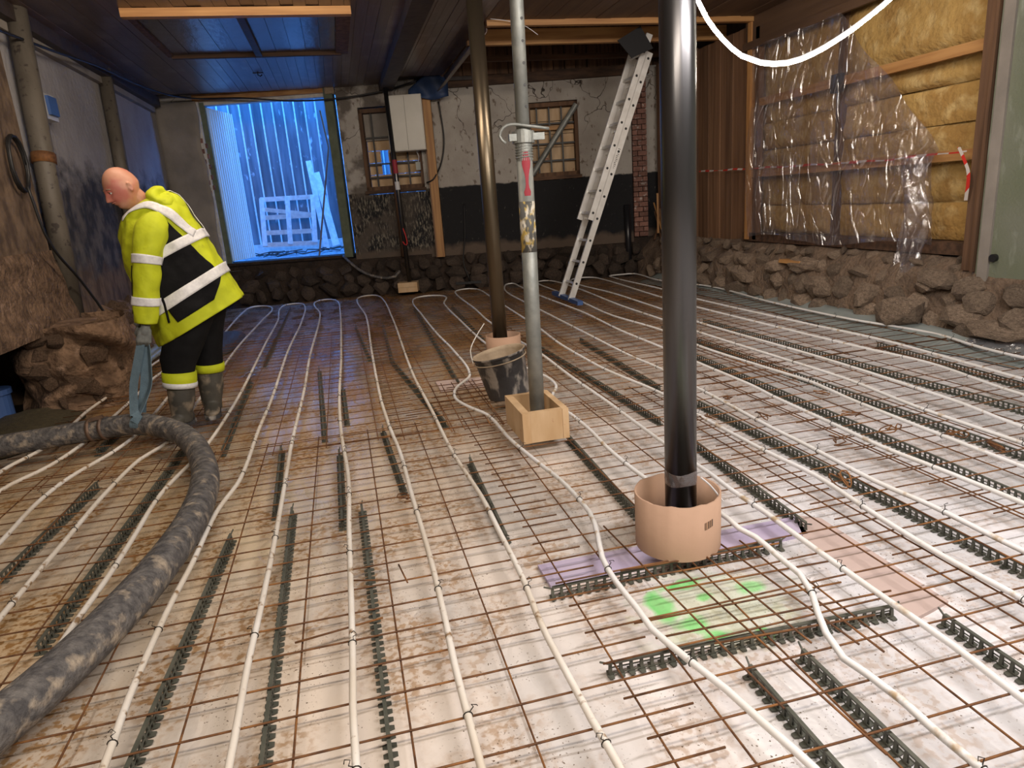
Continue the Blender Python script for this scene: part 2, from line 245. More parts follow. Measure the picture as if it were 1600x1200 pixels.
# ---------------------------------------------------------------- mesh helpers
class MB:
    def __init__(s): s.v = []; s.f = []; s.mi = []
    def add(s, vs, fs, mi=0):
        o = len(s.v); s.v += [Vector(v) for v in vs]; s.f += [tuple(i + o for i in f) for f in fs]; s.mi += [mi] * len(fs); return s
    def hexa(s, p, mi=0): return s.add(p, [(0,3,2,1),(4,5,6,7),(0,1,5,4),(1,2,6,5),(2,3,7,6),(3,0,4,7)], mi)
    def box(s, x0, x1, y0, y1, z0, z1, mi=0):
        return s.hexa([(x0,y0,z0),(x1,y0,z0),(x1,y1,z0),(x0,y1,z0),(x0,y0,z1),(x1,y0,z1),(x1,y1,z1),(x0,y1,z1)], mi)
    def bar(s, a, b, w, h, up=(0,0,1), mi=0):      # rectangular bar from a to b, w across, h along up
        a = Vector(a); b = Vector(b); d = (b - a).normalized(); u = Vector(up); sd = d.cross(u).normalized(); u = sd.cross(d).normalized()
        q = [-sd*w/2 - u*h/2, sd*w/2 - u*h/2, sd*w/2 + u*h/2, -sd*w/2 + u*h/2]
        return s.add([a + k for k in q] + [b + k for k in q], [(0,1,2,3),(7,6,5,4),(0,4,5,1),(1,5,6,2),(2,6,7,3),(3,7,4,0)], mi)
    def rings(s, rings, closed=True, cap=True, mi=0):
        n = len(rings[0]); o = len(s.v); fs = []
        for r in rings: s.v += [Vector(p) for p in r]
        for i in range(len(rings) - 1):
            for j in range(n if closed else n - 1):
                k = (j + 1) % n; fs.append((o+i*n+j, o+i*n+k, o+(i+1)*n+k, o+(i+1)*n+j))
        if cap and closed: fs.append(tuple(o + j for j in reversed(range(n)))); fs.append(tuple(o + (len(rings)-1)*n + j for j in range(n)))
        s.f += fs; s.mi += [mi] * len(fs); return s
    def tube(s, path, r, n=8, cap=True, mi=0):
        P = [Vector(p) for p in path]; rs = r if isinstance(r, (list, tuple)) else [r] * len(P); T = []
        for i in range(len(P)): T.append((P[min(i+1, len(P)-1)] - P[max(i-1, 0)]).normalized())
        u = T[0].orthogonal().normalized(); R = []
        for i, p in enumerate(P):
            u = (u - T[i] * u.dot(T[i])).normalized(); v = T[i].cross(u)
            R.append([p + (u*math.cos(2*PI*k/n) + v*math.sin(2*PI*k/n)) * rs[i] for k in range(n)])
        return s.rings(R, True, cap, mi)
    def cyl(s, c, r, z0, z1, n=24, mi=0, r2=None): return s.rings([[(c[0]+r_*math.cos(2*PI*k/n), c[1]+r_*math.sin(2*PI*k/n), z) for k in range(n)] for z, r_ in ((z0, r), (z1, r if r2 is None else r2))], mi=mi)
    def lathe(s, prof, c=(0,0,0), n=32, mi=0, cap=False): return s.rings([[(c[0]+r*math.cos(2*PI*k/n), c[1]+r*math.sin(2*PI*k/n), c[2]+z) for k in range(n)] for r, z in prof], cap=cap, mi=mi)
    def grid(s, nu, nv, fn, mi=0, cu_=False):
        o = len(s.v)
        for i in range(nu):
            for j in range(nv): s.v.append(Vector(fn(i/(nu-1), j/(nv-1))))
        fs = [(o+i*nv+j, o+(i+1)*nv+j, o+(i+1)*nv+j+1, o+i*nv+j+1) for i in range(nu-1) for j in range(nv-1)]
        s.f += fs; s.mi += [mi]*len(fs); return s
    def mesh(s, name, mats, smooth=False, org=(0,0,0)):
        me = bpy.data.meshes.new(name); og = Vector(org); me.from_pydata([tuple(v - og) for v in s.v], [], s.f)
        for mm_ in (mats if isinstance(mats, (list, tuple)) else [mats]): me.materials.append(MATS[mm_])
        if any(s.mi): me.polygons.foreach_set('material_index', s.mi)
        if smooth: me.polygons.foreach_set('use_smooth', [True]*len(me.polygons))
        me.update(); return me
    def build(s, name, mats, parent=None, smooth=False, loc=None, fix=True):
        org = parent.location if parent is not None and parent.type == 'EMPTY' else (parent['org'] if parent is not None and 'org' in parent else (0,0,0))
        if parent is None and loc is not None: org = loc
        me = s.mesh(name, mats, smooth, org)
        if fix:
            bm = bmesh.new(); bm.from_mesh(me); bmesh.ops.recalc_face_normals(bm, faces=bm.faces); bm.to_mesh(me); bm.free()
        o = bpy.data.objects.new(name, me); COL.objects.link(o); o.parent = parent
        if parent is None and loc is not None: o.location = loc
        if parent is not None: o['org'] = tuple(org); 
        return o
def place(name, me, parent=None, loc=(0,0,0), rot=(0,0,0), scale=(1,1,1)):
    o = bpy.data.objects.new(name, me); COL.objects.link(o); o.parent = parent
    org = Vector(parent.location) if parent is not None and parent.type == 'EMPTY' else Vector((0,0,0))
    o.location = Vector(loc) - org; o.rotation_euler = rot; o.scale = scale; return o
def tag(o, label=None, cat=None, group=None, kind=None):
    if label: o['label'] = label
    if cat: o['category'] = cat
    if group: o['group'] = group
    if kind: o['kind'] = kind
    return o
def thing(name, label, cat, loc=(0,0,0), group=None, kind=None):
    o = bpy.data.objects.new(name, None); COL.objects.link(o); o.location = loc; o.empty_display_size = .1
    return tag(o, label, cat, group, kind)
def strc(name, mb, m_, label=None, smooth=False, cat=None):
    o = mb.build(name, m_, None, smooth); tag(o, label, cat, kind='structure'); return o
def spline(P, step=.06):
    P = [Vector(p) for p in P]; out = []
    for i in range(len(P) - 1):
        p0 = P[max(i-1, 0)]; p1 = P[i]; p2 = P[i+1]; p3 = P[min(i+2, len(P)-1)]; n = max(1, int((p2-p1).length / step))
        d1 = (p2 - p0); d2 = (p3 - p1); l = (p2-p1).length; d1 = d1.normalized() * l if d1.length > 0 else d1; d2 = d2.normalized() * l if d2.length > 0 else d2
        for k in range(n):
            t = k / n; h = ((2*t**3-3*t*t+1), (t**3-2*t*t+t), (-2*t**3+3*t*t), (t**3-t*t)); out.append(p1*h[0] + d1*h[1] + p2*h[2] + d2*h[3])
    out.append(P[-1]); return out
def nz(x, y=0, z=0, s=1.0): return noise.noise(Vector((x*s, y*s, z*s)))
def BW(x, z, d=0.0):                               # point on the back wall, d metres in front of it (towards the room)
    return Vector((x - d*0.2149, 10.25 - .22*x - d*0.9766, z))
def bwbox(mb, x0, x1, z0, z1, d0, d1, mi=0):
    return mb.hexa([BW(x0,z0,d1), BW(x1,z0,d1), BW(x1,z0,d0), BW(x0,z0,d0), BW(x0,z1,d1), BW(x1,z1,d1), BW(x1,z1,d0), BW(x0,z1,d0)], mi)
def hull_stone(seed, n=22):
    r = random.Random(seed); bm = bmesh.new()
    for _ in range(n):
        v = Vector((r.gauss(0,1), r.gauss(0,1), r.gauss(0,1))).normalized(); v *= r.uniform(.80, 1.0); bm.verts.new((v.x, v.y, v.z))
    bmesh.ops.convex_hull(bm, input=bm.verts); bmesh.ops.recalc_face_normals(bm, faces=bm.faces)
    me = bpy.data.meshes.new('stone'); bm.to_mesh(me); bm.free(); return me
def stone_set(mname, smooth=False):
    out = []
    for s in range(9):
        me = hull_stone(s*13+5, 20 + s); me.materials.append(MATS[mname])
        if smooth: me.polygons.foreach_set('use_smooth', [True]*len(me.polygons))
        out.append(me)
    return out
# ================================================================ SETTING
# ---- floor: milky plastic film over insulation boards, with long soft folds
mb = MB(); X0, X1, Y0, Y1 = -2.3, 5.35, -2.3, 10.2
def fz(x, y):
    z = -.055 + .006*nz(x*1.6, y*.35, 0) + .0035*nz(x*7, y*.8, 4) + .002*nz(x*3, y*3, 9)
    return z
mb.grid(255, 210, lambda u, v: (X0+(X1-X0)*u, Y0+(Y1-Y0)*v, fz(X0+(X1-X0)*u, Y0+(Y1-Y0)*v)))
strc('floor', mb, 'floor_film', 'milky plastic film floor under the rebar, muddy towards the back', True)
strc('trim_1', MB().box(-3.4, 5.9, -2.6, 10.6, -.35, -.12), 'mud_dark', 'dark earth below the floor film')
# flat foam strips lying on / in the film
def slab(pts, z0, z1): return MB().hexa([(x,y,z0) for x,y in pts] + [(x,y,z1) for x,y in pts])
for pts, m_, lab in (([(.862,.742),(1.93,.742),(1.98,.885),(.858,.90)], 'xps_purple', 'purple foam strip laid across under the cardboard sleeve'),
                     ([(1.885,.16),(2.05,.20),(2.06,.83),(1.98,.90),(1.885,.70)], 'xps_pink', 'salmon foam strip along the edge right of the cardboard sleeve'),
                     ([(.875,3.60),(1.25,3.58),(1.25,3.85),(.875,3.91)], 'xps_pink', 'pinkish foam strip under the mesh beside the mortar bucket')):
    n_ = len(pts); o = MB().add([(x,y,-.056) for x,y in pts]+[(x,y,-.042) for x,y in pts], [tuple(reversed(range(n_))), tuple(range(n_,2*n_))] + [(i,(i+1)%n_,n_+(i+1)%n_,n_+i) for i in range(n_)]).build('foam_strip', m_)
    tag(o, lab, 'foam strip')

# ---- ceiling of planks, parts of the ceiling
ceil = strc('ceiling', MB().box(-2.5, 2.1, -2.6, 10.6, 3.19, 3.23).box(2.1, 5.7, -2.6, 6.42, 3.19, 3.23), 'dark_beam', 'dark underside of plank ceiling')
def plank_row(x0, x1, w_, ya, yb, m_, z):
    x = x0; i = 0
    me = MB().box(-w_/2+.0015, w_/2-.0015, ya, yb, 0, .03).mesh('ceiling_plank', m_)
    while x + w_ <= x1 + .01:
        o = place('ceiling_plank', me, ceil, (x + w_/2, 0, z + R_.uniform(-.004, .004))); x += w_
plank_row(-2.2, 1.16, .112, -2.4, 10.2, 'ceiling_board', 3.15)
plank_row(1.36, 2.06, .10, -2.4, 9.4, 'ceiling_board', 3.15)
plank_row(2.06, 5.6, .177, -2.4, 6.40, 'ceiling_board_right', 3.15)
o = MB().box(1.16, 1.36, -2.4, 10.1, 3.04, 3.2).build('ceiling_beam', 'dark_beam'); tag(o, 'dark beam running lengthwise above the posts', 'beam')
o = MB().grid(24, 8, lambda u, v: (2.08 + .05*math.sin(v*PI) - .12*v*v, 6.46 + 2.9*u, 3.14 - .17*v - .05*u*v)).build('edging_board', 'ceiling_board', None, True)
sol = o.modifiers.new('s', 'SOLIDIFY'); sol.thickness = .012
tag(o, 'thin greyish board bending down at the edge of the ceiling opening', 'board')
# hatch
h = thing('ceiling_hatch', 'wood framed hatch in the dark ceiling, glossy dark panels inside', 'hatch', (-.33, 6.7, 3.12))
MB().box(-1.30, .66, 5.73, 5.82, 3.075, 3.145).build('frame_rail', 'new_timber_x', h); MB().box(-1.26, .58, 7.52, 7.58, 3.09, 3.145).build('frame_rail', 'old_timber_x', h)
MB().box(.52, .66, 5.82, 7.56, 3.10, 3.145).build('frame_rail', 'old_timber', h); MB().box(-1.30, -1.24, 5.82, 7.56, 3.11, 3.145).build('frame_rail', 'old_timber', h)
MB().box(-.37, -.30, 5.82, 7.52, 3.09, 3.14).build('frame_rail', 'dark_beam', h)
for k in range(5): MB().box(-1.24+.174*k+.002, -1.24+.174*(k+1)-.002, 5.82, 7.52, 3.128+.003*(k%2), 3.145).build('hatch_board', 'hatch_panel', h)
for k in range(5): MB().box(-.30+.164*k+.002, -.30+.164*(k+1)-.002, 5.82, 7.52, 3.128+.003*(k%2), 3.145).build('hatch_board', 'hatch_panel', h)
o = MB().tube([(-.47,8.72,3.15),(-.47,8.72,3.11),(-.44,8.70,3.09),(-.42,8.72,3.11)], .008, 6).tube([(-.53,8.72,3.135),(-.40,8.72,3.135)], .007, 6).build('ceiling_hook', 'wire'); tag(o, 'small rusty hook in the ceiling in front of the door', 'hook')

# ---- attic opening behind the batten on the right
strc('trim_2', MB().box(2.0, 5.7, 6.4, 10.2, 4.1, 4.15).box(2.0, 2.04, 6.4, 10.2, 3.2, 4.1), 'old_timber_x', 'dark roof space above the opening')
roofb = MB(); me = MB().box(-.083, .083, 9.20, 9.23, 3.15, 4.1).mesh('roof_plank', 'old_timber')
rb = strc('trim_3', MB().box(2.0, 5.7, 9.55, 9.6, 3.1, 4.1), 'dark_beam', 'planked gable behind the attic joists')
for k in range(20): place('roof_plank', me, rb, (2.13 + k*.172, R_.uniform(.04,.07) + .28 - .02*k, 0))
j = thing('ceiling_joist', 'pale timber joist across the opening, nearest behind the batten', 'joist', (3.7, 7.3, 3.2), 'joists in the ceiling opening')
MB().box(2.04, 5.5, 7.26, 7.34, 3.10, 3.27).build('joist_timber', 'new_timber_x', j)
j = thing('ceiling_joist', 'dark timber joist above the white plaster wall, farthest in the opening', 'joist', (3.7, 8.9, 3.2), 'joists in the ceiling opening')
MB().box(2.04, 5.4, 8.75, 8.83, 3.2, 3.27).build('joist_timber', 'old_timber_x', j)
j = thing('ceiling_joist', 'brown timber joist in the middle of the ceiling opening', 'joist', (3.7, 8.0, 3.2), 'joists in the ceiling opening')
MB().box(2.04, 5.4, 7.98, 8.05, 3.26, 3.42).build('joist_timber', 'old_timber_x', j)
o = MB().box(2.08, 5.36, 6.34, 6.42, 3.095, 3.16).build('edge_batten', 'new_timber_x'); tag(o, 'fresh timber batten along the ceiling edge, in front of the opening', 'batten')
o = MB(); bwbox(o, 1.95, 5.2, 3.02, 3.16, -.02, .10); o = o.build('wall_plate', 'old_timber_x'); tag(o, 'dark timber plate on top of the white plaster wall', 'beam')

# ---- back wall
bw_ = MB()
D0, D1 = -.42, 0.0
bwbox(bw_, -2.6, -1.62, .30, 3.4, D0, D1)                      # left of door
bwbox(bw_, -1.62, .50, 3.19, 3.5, D0, D1)                      # over door
bwbox(bw_, .50, .80, .55, 3.5, D0, D1)
bwbox(bw_, .80, 1.70, .55, 1.54, D0, D1); bwbox(bw_, .80, 1.70, 2.84, 3.5, D0, D1)
bwbox(bw_, 1.70, 3.35, .50, 3.14, D0, D1)
bwbox(bw_, 3.35, 4.12, .50, 1.60, D0, D1); bwbox(bw_, 3.35, 4.12, 2.73, 3.1, D0, D1)
bwbox(bw_, 4.12, 4.93, .50, 3.1, D0, D1)
bwbox(bw_, 4.93, 5.8, -.1, 3.15, D0, -.06)
wb = strc('wall_back', bw_, 'wall_plaster', 'back wall of cracked white plaster over black painted dado')
sb = MB(); bwbox(sb, .42, 5.6, -.2, .57, -.45, -.02); bwbox(sb, -2.6, .42, -.2, .46, -.45, -.02); bwbox(sb, -1.62, .42, -.2, .62, -.45, -.06)
sbo = strc('wall_back_base', sb, 'mud_dark', 'dark rubble stone footing under the back wall')
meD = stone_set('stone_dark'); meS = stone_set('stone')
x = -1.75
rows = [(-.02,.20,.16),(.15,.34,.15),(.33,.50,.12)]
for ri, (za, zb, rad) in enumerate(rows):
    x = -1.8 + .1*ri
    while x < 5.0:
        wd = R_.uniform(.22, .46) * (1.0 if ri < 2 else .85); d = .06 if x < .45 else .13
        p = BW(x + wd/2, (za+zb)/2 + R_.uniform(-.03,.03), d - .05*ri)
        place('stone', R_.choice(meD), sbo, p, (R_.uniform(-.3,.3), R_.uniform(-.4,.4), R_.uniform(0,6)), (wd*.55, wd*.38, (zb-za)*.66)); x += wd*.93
# crumbled plaster edges beside the door and brick showing
for k in range(11):
    for q in range(2):
        p = BW(-1.74 + .10*q + .05*(k%2), 1.75 + k*.078, -.055 + .02*((k+q)%2)); place('brick', bpy.data.meshes.get('brick_unit') or MB().box(-.07,.07,-.05,.05,-.034,.034).mesh('brick_unit', 'brick'), wb, p, (0,0,-.216))
bme = bpy.data.meshes['brick_unit']
for k in range(32):
    z = .62 + k*.078
    if k % 2: place('brick', bme, wb, BW(5.01, z, -.01 + R_.uniform(-.015,.01)), (0,0,-.216), (1,1,1)); place('brick', bme, wb, BW(5.125, z, -.02), (0,0,-.216), (.5,1,1))
    else: place('brick', bme, wb, BW(4.975, z, -.01 + R_.uniform(-.015,.01)), (0,0,-.216), (.5,1,1)); place('brick', bme, wb, BW(5.09, z, -.02), (0,0,-.216), (1,1,1))

# ---- door opening, frame, leaf
dr = thing('door_1', 'open doorway with green painted frame and blue light outside', 'doorway', BW(-.6, .62), kind='structure')
dm = MB(); bwbox(dm, .33, .46, .60, 3.16, -.16, .03); dm.build('door_post', 'green_frame', dr)
dm = MB(); bwbox(dm, -1.66, -1.55, .62, 3.16, -.22, .0); dm.build('door_post', 'pale_wood', dr)
dm = MB(); bwbox(dm, -1.55, .33, 3.04, 3.09, -.2, -.05); dm.build('door_head', 'pale_wood', dr)
dm = MB(); bwbox(dm, -1.62, .42, 3.09, 3.20, -.1, .02); dm.build('lintel_board', 'new_timber_x', dr)
dm = MB(); bwbox(dm, -1.66, .46, .59, .635, -.45, .0); dm.build('door_sill', 'mud_dark', dr)
lf = thing('door_leaf', 'pale ribbed door leaf standing open outside the doorway', 'door', (-1.45, 10.7, .66))
a = Vector((-1.47, 10.72, 0)); b = Vector((-1.22, 11.55, 0)); d = (b-a)/22
for k in range(22): MB().bar(a + d*(k+.5) + Vector((.012*(k%2), 0, .66)), a + d*(k+.5) + Vector((.012*(k%2), 0, 3.02)), d.length*.98, .03, up=(1,-.25,0)).build('rib', 'ribbed_metal', lf)
MB().bar(a + Vector((-.04,-.06,.60)), a + Vector((-.04,-.06,3.08)), .09, .07, up=(0,1,0)).build('edge_rail', 'green_frame', lf)
o = MB().grid(8, 6, lambda u, v: BW(.36+.14*u, 3.06+.16*v, .03+.03*nz(u*5,v*5,3))).build('foam_lump', 'dry_mortar', None, True); o.modifiers.new('s','SOLIDIFY').thickness = .03
tag(o, 'yellowish lump of sealing foam at the top right corner of the doorway', 'foam')
# latch plate
o = MB(); bwbox(o, .50,.54,1.86,2.02,.0,.02); o = o.build('latch_plate', 'galvanised'); tag(o, 'small steel latch plate on plaster right of the doorway', 'latch')

# ---- windows
def window(nm, x0, x1, z0, z1, lab, bars_x, bars_z, gap=None):
    wd = thing(nm, lab, 'window', BW((x0+x1)/2, z0), kind='structure')
    for (a, b, c, e) in ((x0,x0+.05,z0,z1),(x1-.05,x1,z0,z1),(x0,x1,z0,z0+.06),(x0,x1,z1-.06,z1)):
        q = MB(); bwbox(q, a, b, c, e, -.22, -.03); q.build('window_frame', 'old_timber', wd)
    n = max(2, int((z1-z0)/.19)); hgt = (z1-z0-.12)/n
    for k in range(n):
        za = z0+.06+k*hgt+.004; zb = za+hgt-.008
        if gap and za < gap[3] and zb > gap[2]:
            q = MB(); bwbox(q, x0+.05, gap[0], za, zb, -.26, -.235); q.build('board', 'box_wood', wd); q = MB(); bwbox(q, gap[1], x1-.05, za, zb, -.26, -.235); q.build('board', 'box_wood', wd)
        else:
            q = MB(); bwbox(q, x0+.05, x1-.05, za, zb, -.26-.01*(k%2), -.235-.01*(k%2)); q.build('board', 'box_wood', wd)
    for bx in bars_x: q = MB(); bwbox(q, bx-.012, bx+.012, z0+.05, z1-.05, -.14, -.115); q.build('glazing_bar', 'black_cable', wd)
    for bz in bars_z: q = MB(); bwbox(q, x0+.05, x1-.05, bz-.012, bz+.012, -.145, -.12); q.build('glazing_bar', 'black_cable', wd)
    q = MB(); bwbox(q, x0-.02, x1+.02, z0-.05, z0, -.2, .05); q.build('window_sill', 'old_timber_x', wd)
    return wd
w1 = window('window_1', .80, 1.70, 1.60, 2.82, 'boarded window with rusty bars behind the white cabinet', (.97,1.22,1.47), (2.4,2.0,1.8), (1.04,1.16,1.90,2.10))
q = MB(); bwbox(q, .85, 1.66, 2.36, 2.76, -.2, -.18); q.build('upper_panel', 'plaster_room', w1)
w2 = window('window_2', 3.35, 4.12, 1.62, 2.72, 'boarded window with bars in the white plaster wall', (3.5,3.69,3.88), (2.42,2.12,1.86))
q = MB(); bwbox(q, 3.41, 4.06, 2.32, 2.38, -.12, -.09); q.build('rail', 'new_timber_x', w2)
o = MB().tube([BW(4.10,2.66,.0), BW(3.37,1.66,.05)], .045, 12).build('steel_pole', 'galvanised'); tag(o, 'grey steel pole slanting across the right boarded window', 'pole')

# ---- left wall with sooty plaster, cornice beam
lw = MB().box(-2.95, -2.6, 5.3, 10.9, -.3, 3.4).box(-2.6, -2.2, 5.3, 10.9, .42, 3.3).box(-2.6, -2.12, -2.6, 5.3, .56, 3.3)
strc('wall_left', lw, 'wall_sooty', 'left wall of sooty grey plaster with damp at the foot')
strc('trim_4', MB().box(-2.2, -2.06, -2.4, 10.5, 3.02, 3.16), 'dark_beam', 'black beam along the top of the left wall')
strc('trim_7', MB().box(-2.2, -2.14, -2.4, 10.5, 2.95, 3.02), 'plaster_room', 'plaster ledge under the black beam on the left')
# near-left thick foot of the wall, undercut above a dark hollow
q = MB().grid(26, 22, lambda u, v: (-2.11 + .10*(1-v) + .03*nz(u*4, v*4, 2), 3.6 + 1.72*u, .56 + .62*v))
strc('trim_5', q, 'rubble_brown', 'rough mortar foot of the left wall', True)
# back-left plaster return
q = MB().grid(30, 10, lambda u, v: BW(-2.22 + .64*v + (.06*nz(u*6,3,1) if v > .8 else 0), .5 + 2.6*u, .012+.015*nz(u*5,v*5,0)))
o = strc('trim_6', q, 'plaster_room', 'grey broken plaster left of the doorway', True)
q = bpy.data.objects['trim_6']; sm = q.modifiers.new('s', 'SOLIDIFY'); sm.thickness = .02

# ---- right wall: rubble plinth, insulation bays, boards, green panel
strc('wall_right', MB().box(5.44, 5.8, -2.6, 9.6, -.1, 3.4), 'dark_beam', 'outer skin of the right wall behind the insulation')
rw = MB().grid(70, 12, lambda u, v: (4.985 + .30*v**3 + .07*nz(u*22, v*3, 1), 2.0 + 7.2*u, -.10 + .70*v + .03*nz(u*18, v*2, 5))).grid(70, 4, lambda u, v: (5.30+.14*v, 2.0+7.2*u, .58 + .02*nz(u*20, v, 2)))
rwo = strc('wall_right_base', rw, 'mud', 'mud-bound rubble plinth along the right wall', True)
y = 2.3
for ri, (zc, hh, xx) in enumerate(((.05,.12,5.02),(.22,.12,5.05),(.38,.11,5.12),(.51,.07,5.22))):
    y = 2.25 + .12*ri
    while y < 8.6:
        wd = R_.uniform(.18, .42)*(1 if ri < 3 else .7)
        place('stone', R_.choice(meS), rwo, (xx + R_.uniform(-.03,.04), y + wd/2, zc + R_.uniform(-.03,.03)), (R_.uniform(-.3,.3), R_.uniform(-.5,.5), R_.uniform(0,6)), (wd*.40, wd*.52, hh*R_.uniform(.8,1.15))); y += wd*R_.uniform(.85,1.15)
for (x, y, z, a, b, c) in ((4.90,3.52,.13,.16,.30,.17),(4.98,2.95,.16,.12,.20,.13),(5.05,3.30,.42,.13,.22,.10),(5.0,4.02,.24,.12,.17,.12),(5.10,5.05,.42,.14,.30,.12),(5.02,4.75,.22,.13,.24,.13),(4.97,2.60,.10,.14,.30,.10),(5.02,6.1,.22,.13,.26,.13)):
    place('stone', R_.choice(meS), rwo, (x,y,z), (R_.uniform(-.3,.3),R_.uniform(-.3,.3),R_.uniform(-.3,.3)), (a,b,c))
tag(MB().hexa([(5.0,5.02,.415),(5.12,5.02,.40),(5.12,5.42,.40),(5.0,5.40,.42),(5.0,5.04,.455),(5.12,5.02,.45),(5.12,5.40,.45),(5.0,5.38,.46)]).build('wood_offcut', 'new_timber_y'), 'pale wood offcut lying in the stones of the right plinth', 'wood')
# loose chips on plinth
for k in range(26):
    yy = R_.uniform(2.5, 8.6); place('stone', R_.choice(meS), rwo, (5.16+R_.uniform(-.08,.10), yy, .56+R_.uniform(-.03,.03)), (R_.uniform(0,3),R_.uniform(0,3),0), (R_.uniform(.03,.07),R_.uniform(.04,.09),R_.uniform(.015,.04)))
strc('trim_8', MB().box(5.24, 5.42, 3.05, 6.5, .60, .70), 'old_timber_x', 'dark sill plate under the insulation')
strc('trim_9', MB().box(5.24, 5.44, 3.05, 6.5, 2.86, 3.16).box(5.20, 5.24, 3.05, 6.5, 2.80, 2.88), 'ceiling_board_right', 'brown board along the top of the insulation')
ins = thing('insulated_wall', 'bays of yellow mineral wool between timber studs', 'insulation', (5.35, 4.7, .7), kind='structure')
zb = [.70, 1.02, 1.37, 1.66, 1.97, 2.25, 2.86]
for (ya, yb, sd) in ((3.26, 4.92, 0), (4.98, 6.34, 50)):
    for k in range(len(zb)-1):
        za, zc = zb[k], zb[k+1]; px = .030 + .03*((k*7+sd) % 3)/2
        def fn(u, v, za=za, zc=zc, ya=ya, yb=yb, px=px, k=k, sd=sd):
            e = min(u, 1-u, .08)/.08; f = min(v, 1-v, .12)/.12
            return (5.405 - px*(.25+.75*f)*(.5+.5*e) - .03*nz(u*3+k, v*2, sd) - .012*nz(u*9, v*5, k), ya + (yb-ya)*u, za+.006 + (zc-za-.012)*v + .012*nz(u*4, k, sd)*(1 if v > .5 else 0))
        b_ = MB().grid(26, 9, fn).grid(2, 2, lambda u, v: (5.41, ya+(yb-ya)*u, za+(zc-za)*v)); b_.build('insulation_batt', 'insulation', ins, True)
for ya in (3.16, 4.92, 6.30): MB().box(5.29 if ya != 4.92 else 5.33, 5.44, ya, ya + (.10 if ya == 3.16 else .07), .66, 2.86).build('stud', 'old_timber', ins)
for (za, yz) in ((2.16, 0), (1.36, 0)):
    MB().box(5.255, 5.30, 3.24, 6.36, za, za+.085).build('batten', 'new_timber_y', ins)
# tall pale stud pair and board wall beyond
o = thing('timber_stud', 'tall pale timber stud at the end of the ceiling batten', 'stud', (5.30, 6.42, .6))
MB().box(5.22, 5.30, 6.36, 6.43, .62, 3.10).build('stud_timber', 'new_timber', o)
o = thing('timber_stud', 'brown timber stud right behind the tall pale stud', 'stud', (5.3, 6.30, .6))
MB().box(5.24, 5.31, 6.22, 6.29, .62, 3.02).build('stud_timber', 'brown_board', o)
bwall = thing('board_wall', 'brown vertical boards between the pale stud and the back corner', 'wall', (5.35, 7.3, .6), kind='structure')
y = 6.5
for k in range(9):
    MB().box(5.36-.012*(k%2), 5.40, y+.002, y+.148, .58, 3.1).build('wall_board', 'brown_board', bwall); y += .15
for ya in (7.84, 8.15, 8.6, 8.85): MB().box(5.26, 5.36, ya, ya+.09, .4, 3.12).build('stud', 'old_timber', bwall)
MB().box(5.40, 5.43, 7.8, 9.2, .4, 3.12).build('backing_board', 'old_timber', bwall)
# splintered laths in the corner
for k in range(10):
    a_ = Vector((5.16+R_.uniform(-.1,.1), 8.6+R_.uniform(-.3,.3), .45+R_.uniform(0,.3))); o_ = MB().bar(a_, a_+Vector((R_.uniform(-.12,.12), R_.uniform(-.15,.15), R_.uniform(.25,.7))), .03, .008).build('broken_lath', R_.choice(['brown_board','new_timber']))
    tag(o_, 'broken lath splinter sticking up in the back right corner', 'wood', 'broken laths in the corner')
# dark corner post and green panel
o = thing('corner_post', 'dark brown post between the insulation and the green panel', 'post', (5.2, 3.12, .5))
MB().box(5.14, 5.30, 3.055, 3.17, .50, 3.16).build('post_timber', 'old_timber', o); MB().box(5.10, 5.14, 3.03, 3.055, .5, 3.16).build('cover_strip', 'old_timber', o)
gp = thing('green_wall_panel', 'pale green painted panel wall at the right edge', 'wall', (5.2, 1, .3), kind='structure')
MB().box(5.12, 5.30, -2.5, 3.02, .30, 3.16).build('panel', 'green_panel', gp)
MB().box(5.10, 5.13, 2.90, 2.99, .32, 3.16).build('corner_bead', 'plaster_room', gp)
MB().box(5.10, 5.25, -2.5, 2.98, .255, .31).build('broken_edge', 'dry_mortar', gp)
q = MB().tube([(5.13,2.86,.62),(5.09,2.86,.62)], .03, 12).build('knob_hole', 'black_cable', gp)
strc('trim_10', MB().grid(40, 6, lambda u, v: (5.05+.03*nz(u*9,v*2,0)+.05*v, -2.4+5.4*u, -.08+.33*v)), 'rubble_brown', 'rubble footing under the green panel', True)

# shell added round the room to seal out stray sky light
strc('wall_light_seal', MB().box(-3.3, -2.95, -2.9, 11.0, -.3, 4.3).box(5.8, 5.95, -2.9, 9.9, -.3, 4.3).box(-3.3, 5.95, -2.95, -2.7, -.3, 4.3).box(-3.3, 5.95, -2.9, 10.9, 4.15, 4.3), 'mud_dark', 'added outer shell that keeps sky light from leaking in')
q = MB(); bwbox(q, -3.3, 6.2, 3.16, 4.3, -.75, -.42); bwbox(q, -3.3, -1.7, -.3, 4.3, -.75, -.42); bwbox(q, .55, .78, -.3, 3.4, -.75, -.42); bwbox(q, 1.72, 6.2, -.3, 3.4, -.75, -.42); bwbox(q, .5, 6.2, -.3, 1.5, -.75, -.42)
strc('wall_light_seal_back', q, 'mud_dark', 'added backing that stops light leaking past the back wall')  # added behind the wall to block light leaks
# near walls behind the camera
strc('wall_front', MB().box(-2.7, 5.8, -2.7, -2.5, -.1, 3.3), 'plaster_room', 'plastered wall behind the viewpoint')

